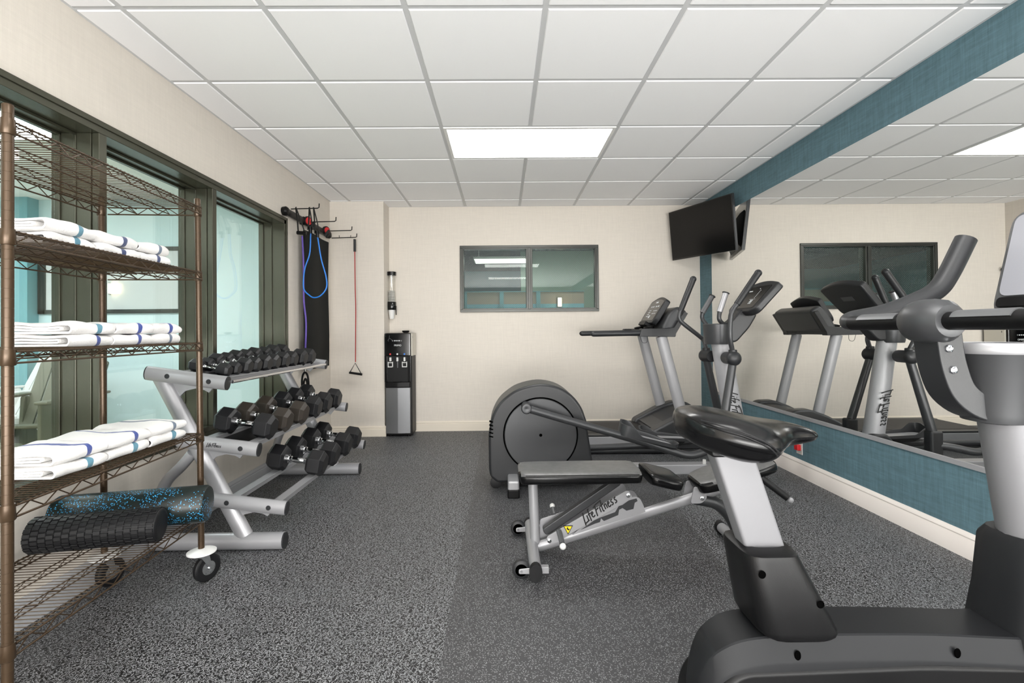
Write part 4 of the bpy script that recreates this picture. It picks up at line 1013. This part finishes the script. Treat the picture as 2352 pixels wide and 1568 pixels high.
    # pedal arms, cranks, pedals
    for s, y, crank, ft in ((-1, 3.235, V(.152, 3.235, .592), V(1.487, 3.30, .30)), (1, 3.845, V(.358, 3.845, .178), V(1.71, 3.79, .30))):
        MB().lathe([(-.12, .03), (-.02, .032), (.02, .036), (.03, .030), (.032, .016), (.026, .0)], crank, (0, s, 0), 20).build('crank_hub', gunm, t)
        if s < 0: pts = [crank, (.50, y, .487), (.90, y, .368), (1.12, y, .297), (1.20, y, .272), (1.28, y, .268), (1.40, 3.27, .292), ft]
        else: pts = [crank, (.7, y, .175), (1.2, y, .195), (1.45, y, .215), (1.58, 3.82, .24), ft]
        MB().tube(catmull(pts, 6), .026, 14).build('pedal_arm', gunm, t)
        px = (.775, 1.165, .425, .325) if s < 0 else (1.08, 1.47, .262, .245)
        x0, x1, z0, z1 = px; mb = MB()
        ang = math.atan2(z1-z0, x1-x0); c0 = V((x0+x1)/2, y-s*.02, (z0+z1)/2); M_ = Matrix.Translation(c0) @ Matrix.Rotation(-ang, 4, 'Y')
        L_ = .20; outl = roundpoly([(-L_, -.075), (L_, -.065), (L_, .065), (-L_, .075)], .06, 6)
        mb.prism(outl, -.012, 0, 'z', M_)
        p = mb.build('pedal', charpl, t)
        rs_ = []
        for k in range(len(outl)):
            a, b = Vector(outl[k]), Vector(outl[(k+1) % len(outl)]); m_ = max(1, int((b-a).length/.012))
            rs_ += [tuple(a.lerp(b, q/m_)) for q in range(m_)]
        outl_ = rs_; rim = MB(); n = len(outl_); vs = []
        def sst(e0, e1, v): v = min(1, max(0, (v-e0)/(e1-e0))); return v*v*(3-2*v)
        for k in range(n):
            x, yv = outl_[k]; hgt = .012+.050*sst(.25, .75, -x/L_)+.014*sst(.80, .98, x/L_)+.018*sst(0, .05, yv)*sst(-.9, .2, -x/L_)
            q = .93; vs += [M_ @ V(x, yv, -.012), M_ @ V(x*1.02, yv*1.04, hgt), M_ @ V(x*1.02*q, yv*1.04*q, hgt), M_ @ V(x*q, yv*q, 0)]
        fs = []
        for k in range(n):
            a, b = k*4, ((k+1) % n)*4
            for e in range(4): fs.append((a+e, b+e, b+(e+1) % 4, a+(e+1) % 4))
        rim.add(vs, fs).build('pedal_rim', gunm, p)
        MB().prism([(a*.80, b*.8) for a, b in outl], 0, .004, 'z', M_).build('pedal_tread', silver, p)
        MB().prism(roundpoly([(-.16, -.012), (.16, -.012), (.12, -.055), (-.08, -.05)], .01), -.03, .03, 'y', M_).build('pedal_bracket', blackpl, p, bevel=.004)
elliptical()

# ================================================================== WORKOUT BENCH
def pad(pts_top, th, yc, hw, taper=None):
    """cushion whose top centre line runs through pts_top [(x,z,halfwidth)]"""
    rings = []
    n = len(pts_top)
    for i, (x, z, w_) in enumerate(pts_top):
        a = pts_top[max(i-1, 0)]; b = pts_top[min(i+1, n-1)]; d = V(b[0]-a[0], 0, b[1]-a[1]).normalized(); nn = V(-d.z, 0, d.x)
        c = V(x, yc, z)-nn*th/2; e = 1 if 0 < i < n-1 else .82
        r = []
        for k in range(24):
            a_ = 2*PI*k/24; cx, sx = math.cos(a_), math.sin(a_)
            p = 5
            rad = (abs(cx)**p+abs(sx)**p)**(-1/p)
            r.append(c+V(0, 1, 0)*cx*rad*w_+nn*sx*rad*th/2*e)
        rings.append(r)
    return MB().loft(rings)
worn_litm = mat('worn_lit_vinyl_top', (92, 92, 92), .36, var=.16, vscale=40)  # lighter pad tops: wear plus overhead sheen painted into the colour
def worn_lit_top(o):
    o.data.materials.append(worn_litm)
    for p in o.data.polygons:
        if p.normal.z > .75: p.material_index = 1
def bench():
    YC = 2.40
    t = thing('workout_bench', (.6, YC, 0), 'adjustable workout bench with black pads on a silver frame', 'bench')
    hw = .135
    worn_lit_top(pad([(.062, .432, .10), (.075, .436, .120), (.105, .438, hw), (.63, .438, hw), (.655, .437, .122), (.668, .433, .10)], .062, YC, hw).build('back_pad', leather, t, sub=1))
    pad([(.688, .425, .10), (.700, .428, .120), (.725, .424, hw), (.83, .398, hw), (.853, .392, .122), (.866, .386, .10)], .060, YC, hw).build('seat_pad', leather, t, sub=1)
    worn_lit_top(pad([(.925, .362, .07), (.940, .370, .09), (.975, .383, .118), (1.10, .424, hw), (1.255, .474, hw), (1.285, .484, .122), (1.300, .487, .10)], .062, YC, hw).build('front_pad', leather, t, sub=1))
    # piping seams
    MB().tube([(.10, YC-.1335, .430), (.635, YC-.1335, .430)], .0018, 6).build('piping', leather, t)
    # upright and rear cross bar
    up = MB().tube([(.140, YC, .375), (.150, YC, .06)], .0235, 18).build('upright', silver, t)
    MB().tube([(.140, YC, .378), (.141, YC, .355)], .0245, 18).build('upright_cap', blackpl, up)
    cb = MB().tube([(.135, 2.145, .052), (.135, 2.655, .052)], .027, 18, ry=.030).build('rear_cross_bar', silver, t)
    for y in (2.125, 2.645): MB().tube([(.135, y, .044), (.135, y+.03, .044)], .029, 16, ry=.040).build('end_cap', rubber, cb)
    for y in (2.175, 2.625):
        f = MB()
        for dy in (-.022, .022): f.prism(roundpoly([(.060, .030), (.060, .052), (.12, .058), (.12, .030)], .008), y+dy-.002, y+dy+.002, 'y')
        f.box(.155, .195, y-.014, y+.014, .026, .055); fk = f.build('wheel_fork', silver, t, bevel=.002)
        MB().lathe([(-.016, .018), (-.015, .034), (-.011, .0395), (.011, .0395), (.015, .034), (.016, .018)], (.072, y, .0435), (0, 1, 0), 28).build('wheel', charpl, t)
        MB().lathe([(-.0168, .027), (-.0168, 0), (.0168, 0), (.0168, .027)], (.072, y, .0435), (0, 1, 0), 24).build('wheel_recess', darkhole, t)
        MB().lathe([(-.028, .006), (.028, .006)], (.072, y, .0435), (0, 1, 0), 12).build('axle_bolt', chrome, fk)
    # spine tubes
    MB().tube([(.165, YC, .040), (.985, YC, .286), (1.24, YC, .372)], .0185, 16, ry=.026, up=(0, 0, 1)).build('spine', silver, t)
    # inner channel below the back pad
    def plank(a, b, w0, w1, y0, y1, name, m_, **k):
        a, b = V(a[0], 0, a[1]), V(b[0], 0, b[1]); d = (b-a).normalized(); n_ = V(-d.z, 0, d.x)
        pl = roundpoly([tuple((a-n_*w0-d*w0*.4).xz), tuple((b-n_*w1+d*w1*.6).xz), tuple((b+n_*w1+d*w1*.6).xz), tuple((a+n_*w0-d*w0*.4).xz)], min(w0, w1)*.9)
        return MB().prism(pl, y0, y1, 'y').build(name, m_, t, **k)
    plank((.215, .094), (.600, .308), .022, .024, YC-.056, YC-.050, 'link_plate', silver, bevel=.001)
    plank((.215, .094), (.600, .308), .022, .024, YC+.050, YC+.056, 'link_plate', silver, bevel=.001)
    plank((.20, .12), (.56, .36), .020, .020, YC-.020, YC+.020, 'lift_strut', gunm, bevel=.006)
    MB().prism(roundpoly([(.175, .050), (.178, .158), (.30, .196), (.42, .215), (.40, .115)], .012), YC+.044, YC+.050, 'y').build('rear_plate', silver, t, bevel=.001)
    # notched ladder plates
    up_ = V(.82, 0, .246).normalized(); nr = V(-up_.z, 0, up_.x); o_ = V(.165, 0, .040)
    for y in (YC-.048, YC+.042):
        L_ = [( .18, .026), (.26, .064), (.34, .088), (.46, .112), (.50, .118), (.545, .105), (.552, .06), (.552, .026)]
        pl = [tuple((o_+up_*a+nr*b).xz) for a, b in roundpoly(L_, [0, .03, .03, .02, .03, .03, .01, .0])]
        lp = MB().prism(pl, y, y+.006, 'y').build('ladder_plate', silver, t, bevel=.001)
        N_ = [(.225, .038), (.30, .046), (.325, .046), (.335, .062), (.345, .045), (.42, .052), (.432, .075), (.45, .078), (.465, .060), (.50, .058), (.515, .085), (.53, .088), (.53, .102), (.49, .104), (.455, .092), (.435, .092), (.41, .070), (.33, .066), (.30, .062)]
        pl = [tuple((o_+up_*a+nr*b).xz) for a, b in N_]
        if y < YC: MB().prism(pl, y-.0012, y-.0002, 'y').build('ladder_slot', gunm, lp)
    for x, z in ((.215, .094), (.600, .308)):
        MB().lathe([(0, .011), (.004, .0105), (.007, .006), (.007, 0)], (x, YC-.056, z), (0, -1, 0), 14).build('bolt', chrome, t)
    d = V(.385, 0, .214).normalized(); vv = V(-d.z, 0, d.x)
    lettering(V(.385, YC-.0568, .186)-vv*.012, V(.372, 0, .232), V(-.232, 0, .372), .050, .068).build('lettering', ink, t)
    st = MB().prism([(.282, .166), (.330, .166), (.306, .122)], YC-.0580, YC-.0566, 'y').build('warning_sticker', ink, t)
    MB().prism([(.2875, .1625), (.3245, .1625), (.306, .1285)], YC-.0586, YC-.0580, 'y').build('yellow_field', yellow, st)
    MB().prism([(.300, .156), (.307, .159), (.305, .152), (.315, .150), (.306, .140), (.306, .146), (.299, .148)], YC-.0590, YC-.0586, 'y').build('pictogram', ink, st)
    k = MB().tube([(.262, YC-.056, .140), (.270, YC-.115, .105)], .013, 12).build('pull_pin', greypl, t)
    MB().ball((.272, YC-.125, .096), .0155).build('pin_knob', whitepl, k)
    k = MB().tube([(.250, YC+.045, .178), (.247, YC+.09, .196)], .012, 12).build('pull_pin', greypl, t)
    MB().ball((.246, YC+.10, .205), .0135).build('pin_knob', whitepl, k)
    # seat hinge bracket and front column
    MB().prism(roundpoly([(.905, .262), (.925, .345), (.965, .335), (.99, .292), (.96, .262)], .015), YC-.052, YC-.046, 'y').build('hinge_bracket', silver, t, bevel=.001)
    MB().prism(roundpoly([(.905, .262), (.925, .345), (.965, .335), (.99, .292), (.96, .262)], .015), YC+.046, YC+.052, 'y').build('hinge_bracket', silver, t, bevel=.001)
    MB().lathe([(0, .011), (.004, .0105), (.007, .006), (.007, 0)], (.962, YC-.052, .288), (0, -1, 0), 14).build('bolt', chrome, t)
    MB().tube(catmull([(.95, YC, .27), (1.05, YC, .245), (1.12, YC, .18), (1.16, YC, .10), (1.17, YC, .05)], 6), .030, 16, ry=.038, up=(0, 1, 0)).build('front_column', gunm, t)
    cb = MB().tube([(1.17, 2.19, .040), (1.17, 2.61, .040)], .027, 16).build('front_cross_bar', silver, t)
    for y in (2.17, 2.60): MB().tube([(1.17, y, .036), (1.17, y+.03, .036)], .029, 14, ry=.036).build('end_cap', rubber, cb)
    h = MB().tube([(1.215, YC-.12, .405), (1.312, YC-.17, .325)], .0165, 14).build('carry_handle', rubber, t)
    MB().ball((1.322, YC-.175, .317), .0135, 12, 8).build('handle_tip', silver2, h)
    MB().tube([(1.10, YC, .36), (1.215, YC-.12, .405)], .010, 10).build('handle_bar', gunm, t)
bench()

# ================================================================== UPRIGHT EXERCISE BIKE
def bike():
    YC = .925
    t = thing('exercise_bike', (.7, YC, 0), 'black and silver upright exercise bike nearest the camera on the right', 'exercise bike')
    # body: loft of cross sections along X
    def sect(x, zt, wt):
        h = [(-.058+(.045-wt), .30), (-wt-.013, zt-.075), (-wt-.0135, zt-.044), (-wt-.012, zt-.039), (-wt-.001, zt-.0025), (-wt+.002, zt)]
        return [V(x, YC+a, b) for a, b in h]+[V(x, YC-a, b) for a, b in h[::-1]]
    S = [(.348, .40, .012), (.355, .45, .022), (.370, .495, .032), (.395, .525, .040), (.44, .545, .045), (.52, .552, .046), (.65, .552, .045), (.78, .549, .044), (.90, .543, .046), (.98, .542, .052), (1.06, .545, .062), (1.16, .54, .070), (1.28, .51, .072), (1.40, .46, .066), (1.47, .38, .05)]
    cs = catmull(S, 5)
    bd = MB().loft([sect(c_.x, c_.y, c_.z) for c_ in cs]).build('body_shell', shellm, t, smooth=28)
    for x in (.525, .815): MB().ball((x, YC-.0565, .522), .0075, 14, 8, (.8, .35, 1.2)).build('screw_hole', darkhole, bd)
    lo = [(.315, .02, .0), (.315, 0, 0)]
    MB().prism(roundpoly([(.330, .06), (.335, .30), (.350, .430), (.415, .498), (.75, .506), (1.05, .495), (1.45, .38), (1.50, .06)], .03), YC-.062, YC+.062, 'y').build('lower_cover', blackpl, t, bevel=.012, seg=3)
    for x in (.39, 1.42):
        fb = MB().tube([(x, YC-.25, .03), (x, YC+.25, .03)], .026, 14).build('stabilizer', gunm, t)
        for y in (YC-.265, YC+.235): MB().tube([(x, y, .03), (x, y+.03, .03)], .029, 14).build('end_cap', rubber, fb)
    for s in (-1, 1):
        ck = MB().tube([(.80, YC+s*.098, .33), (.80, YC+s*.13, .33), (.80+s*.10, YC+s*.13, .33-s*.12)], .014, 10).build('crank', blackpl, t)
        MB().box(.80+s*.10-.05, .80+s*.10+.05, YC+s*.19-.045, YC+s*.19+.045, .33-s*.12-.014, .33-s*.12+.014).build('pedal', blackpl, ck, bevel=.006)
    # seat shroud
    def ring(z, x0, x1, hw, n=28, p=4):
        cx, rx = (x0+x1)/2, (x1-x0)/2; r = []
        for k in range(n):
            a = 2*PI*k/n; c_, s_ = math.cos(a), math.sin(a); rad = (abs(c_)**p+abs(s_)**p)**(-1/p)
            r.append(V(cx+rx*c_*rad, YC+hw*s_*rad, z))
        return r
    sh = MB().loft([ring(.548, .476, .598, .060, 36, 5), ring(.556, .464, .606, .066, 36, 5), ring(.566, .458, .604, .068, 36, 5), ring(.62, .449, .577, .067, 36, 5), ring(.692, .436, .540, .064, 36, 4.5), ring(.700, .438, .537, .062, 36, 4.5), ring(.703, .443, .532, .057, 36, 4.5), ring(.703, .457, .524, .0265, 36), ring(.685, .457, .524, .026, 36)])
    shr = sh.build('seat_shroud', blackpl, t, smooth=35)
    for x, z in ((.458, .672), (.562, .618)): MB().ball((x, YC-.0655, z), .0070, 14, 8, (1, .2, 1)).build('screw_hole', darkhole, shr)
    # post
    A0, A1 = V(.508, YC, .64), V(.424, YC, .90); d = (A1-A0).normalized(); n_ = V(d.z, 0, -d.x); mb = MB()
    q = roundpoly([(-.036, -.022), (.036, -.022), (.036, .022), (-.036, .022)], .006, 3)
    mb.loft([[A+n_*a+V(0, 1, 0)*b for a, b in q] for A in (A0, A1)]); mb.build('seat_post', silver3, t)
    # saddle
    W = [(.338, .030, .948, .912), (.343, .058, .956, .904), (.355, .084, .962, .896), (.375, .103, .965, .888), (.405, .117, .963, .876), (.435, .123, .957, .870), (.462, .119, .950, .872), (.485, .100, .944, .880), (.507, .070, .940, .886), (.530, .050, .937, .890), (.556, .042, .932, .892), (.578, .034, .925, .895), (.592, .022, .917, .899), (.598, .008, .910, .904)]
    rings = []
    for x, w_, zt, zb in W:
        r = []; cz = (zt+zb)/2; hz = (zt-zb)/2
        for k in range(28):
            a = 2*PI*k/28; c_, s_ = math.cos(a), math.sin(a); p = 3.6 if x < .5 else 2.8; rad = (abs(c_)**p+abs(s_)**p)**(-1/p)
            zz = cz+s_*rad*hz
            if s_ > 0: zz -= .006*max(0, 1-abs(c_)*1.6)*min(1, w_/.06)      # shallow channel
            zz -= .010*abs(c_)*(1 if s_ > 0 else .2)*min(1, w_/.1)
            r.append(V(x, YC+c_*rad*w_*(1 if s_ > 0 else .93), zz))
        rings.append(r)
    sd = MB().loft(rings).build('saddle', leather, t, sub=1)
    sm = MB()
    for off in (0, .006):
        sm.tube(catmull([(.350, YC-.070, .949-off), (.372, YC-.1035, .945-off), (.405, YC-.1185, .936-off), (.440, YC-.1245-off*.1, .919-off), (.462-off*.4, YC-.1195, .902-off)], 5), .0012, 6)
    sm.build('saddle_seam', rubber, sd)
    MB().prism(roundpoly([(.385, .872), (.385, .900), (.46, .900), (.46, .872)], .008), YC-.032, YC+.032, 'y').build('saddle_clamp', blackpl, t, bevel=.004)
    # mast
    mb = MB(); rs = []
    for z, x, rx, ry in ((.62, 1.045, .068, .052), (.70, 1.032, .066, .052), (.94, .992, .064, .052)):
        rs.append([V(x+math.cos(2*PI*k/28)*rx, YC+math.sin(2*PI*k/28)*ry, z) for k in range(28)])
    MB().loft(rs).build('mast', silver3, t)
    bt = MB().loft([ring(.48, .925, 1.20, .090), ring(.545, .935, 1.175, .084), ring(.60, .944, 1.150, .078), ring(.695, .953, 1.130, .072), ring(.712, .965, 1.118, .062), ring(.712, .98, 1.10, .05)])
    b_ = bt.build('mast_boot', shellm, t)
    MB().tube([(1.000, YC-.0765, .565), (1.004, YC-.0745, .60), (1.010, YC-.0695, .692)], .0010, 5).build('boot_seam', darkhole, b_)
    # cup holder and console bracket
    cx = .952; rr = []
    for z, r in ((.925, .030), (.930, .052), (.945, .056), (1.055, .064), (1.060, .067), (1.074, .068), (1.079, .064), (1.078, .054), (1.070, .052), (.96, .046), (.955, .001)):
        rr.append([V(cx+math.cos(2*PI*k/36)*r, YC+math.sin(2*PI*k/36)*r, z) for k in range(36)])
    cp = MB().loft(rr).build('cup_holder', gunm, t)
    MB().lathe([(1.058, .0655), (1.062, .069), (1.073, .070), (1.080, .066), (1.078, .0575)], (cx, YC, 0), (0, 0, 1), 36, cap=False).build('cup_rim', silver, cp)
    br = [(.812, 1.105), (.862, 1.105), (.868, 1.05), (.885, .998), (.915, .978), (.958, .972), (.960, .928), (.925, .928), (.880, .942), (.842, .975), (.822, 1.03)]
    ba = MB().prism(roundpoly(br, [.0, .0, .03, .03, .03, .004, .004, .03, .05, .04, .04], 4), YC-.028, YC+.028, 'y').build('handlebar_bracket', charpl, t, bevel=.006)
    for x, z in ((.835, 1.070), (.843, 1.030)): MB().lathe([(0, .0075), (.003, .007), (.005, .004), (.005, 0)], (x, YC-.028, z), (0, -1, 0), 16).build('bolt', chrome, ba)
    # console (mostly right of the frame): rounded tablet
    c = V(1.105, YC, 1.135); up = V(.28, 0, .96).normalized(); rt = V(0, -1, 0); n_ = V(-up.z, 0, up.x)
    def bdp(poly, d0, d1):
        mb = MB(); n = len(poly); vs = [c+rt*p[0]+up*p[1]+n_*d0 for p in poly]+[c+rt*p[0]+up*p[1]+n_*d1 for p in poly]
        return mb.add(vs, [tuple(range(n))[::-1], tuple(range(n, 2*n))]+[(i, (i+1) % n, n+(i+1) % n, n+i) for i in range(n)])
    out = roundpoly([(-.165, 0), (.165, 0), (.175, .25), (-.175, .25)], .04, 6)
    cn_ = bdp(out, -.05, 0).build('console', greypl, t, bevel=.012, seg=3)
    bdp(roundpoly([(-.150, .045), (.150, .045), (.158, .235), (-.158, .235)], .02, 5), 0, .003).build('console_face', screeng, cn_)
    bdp(roundpoly([(-.150, .018), (.150, .018), (.150, .042), (-.150, .042)], .012, 4), 0, .006).build('console_lip', blackpl, cn_, bevel=.002)
    fr = MB()
    for a0, a1, b0, b1 in ((-.10, -.04, .09, .0915), (-.10, -.04, .15, .1515), (-.10, -.0985, .09, .15), (-.0415, -.04, .09, .15)): q_ = bdp([(a0, b0), (a1, b0), (a1, b1), (a0, b1)], .0031, .0036); fr.add(q_.v, q_.f)
    fr.build('console_marks', litw, cn_)
    MB().tube([(.985, YC, .95), (1.06, YC, 1.08), (1.12, YC, 1.16)], .035, 16).build('console_stem', charpl, t)
    # handlebar: cross tube, horns
    hx = .822; hz = 1.122
    r0 = .0170
    MB().tube([(hx, YC-.20, hz), (hx, YC+.20, hz)], r0, 20).build('cross_tube', blackpl, t)
    MB().lathe([(-.046, .020), (-.044, .030), (-.030, .040), (-.012, .043), (.012, .043), (.030, .040), (.044, .030), (.046, .020)], (hx+.004, YC, hz), (0, 1, 0), 28).build('clamp', gunm, t)
    for s in (-1, 1):
        g_ = MB(); yy = YC+s*.115
        for k in range(1):
            pr = [V(hx+math.cos(a)*.0190, yy-.052, hz+math.sin(a)*.0190) for a in [math.radians(20+140*i/12) for i in range(13)]]
            g_.loft([[p+V(0, dy, 0) for p in pr]+[V(hx+math.cos(a)*.0150, yy-.052+dy, hz+math.sin(a)*.0150) for a in [math.radians(160-140*i/12) for i in range(13)]] for dy in (0, .104)])
        g_.build('pulse_sensor', brushed, t)
        y1 = YC+s*.222
        pts = catmull([(hx, YC+s*.195, hz), (hx+.004, y1, hz+.003), (hx+.03, y1+s*.016, hz+.012), (.925, y1+s*.012, 1.148), (1.000, y1+s*.006, 1.176), (1.045, y1+s*.004, 1.200), (1.075, y1+s*.004, 1.240), (1.118, y1+s*.004, 1.322)], 7)
        hn = MB().tube(pts, [.0175]*len(pts) if False else [.0165+.0055*min(1, i/(len(pts)*.75)) for i in range(len(pts))], 20).build('horn_grip', charpl, t)
bike()

# small red plug on the right wall
t = thing('wall_outlet', (XR-.01, 3.62, .225), 'small wall outlet with a red plug low on the teal wall', 'outlet')
B(XR-.006, XR, 3.585, 3.655, .165, .28).build('face_plate', stain, t, bevel=.002); B(XR-.035, XR-.006, 3.595, 3.64, .195, .24).build('red_plug', red, t, bevel=.006)
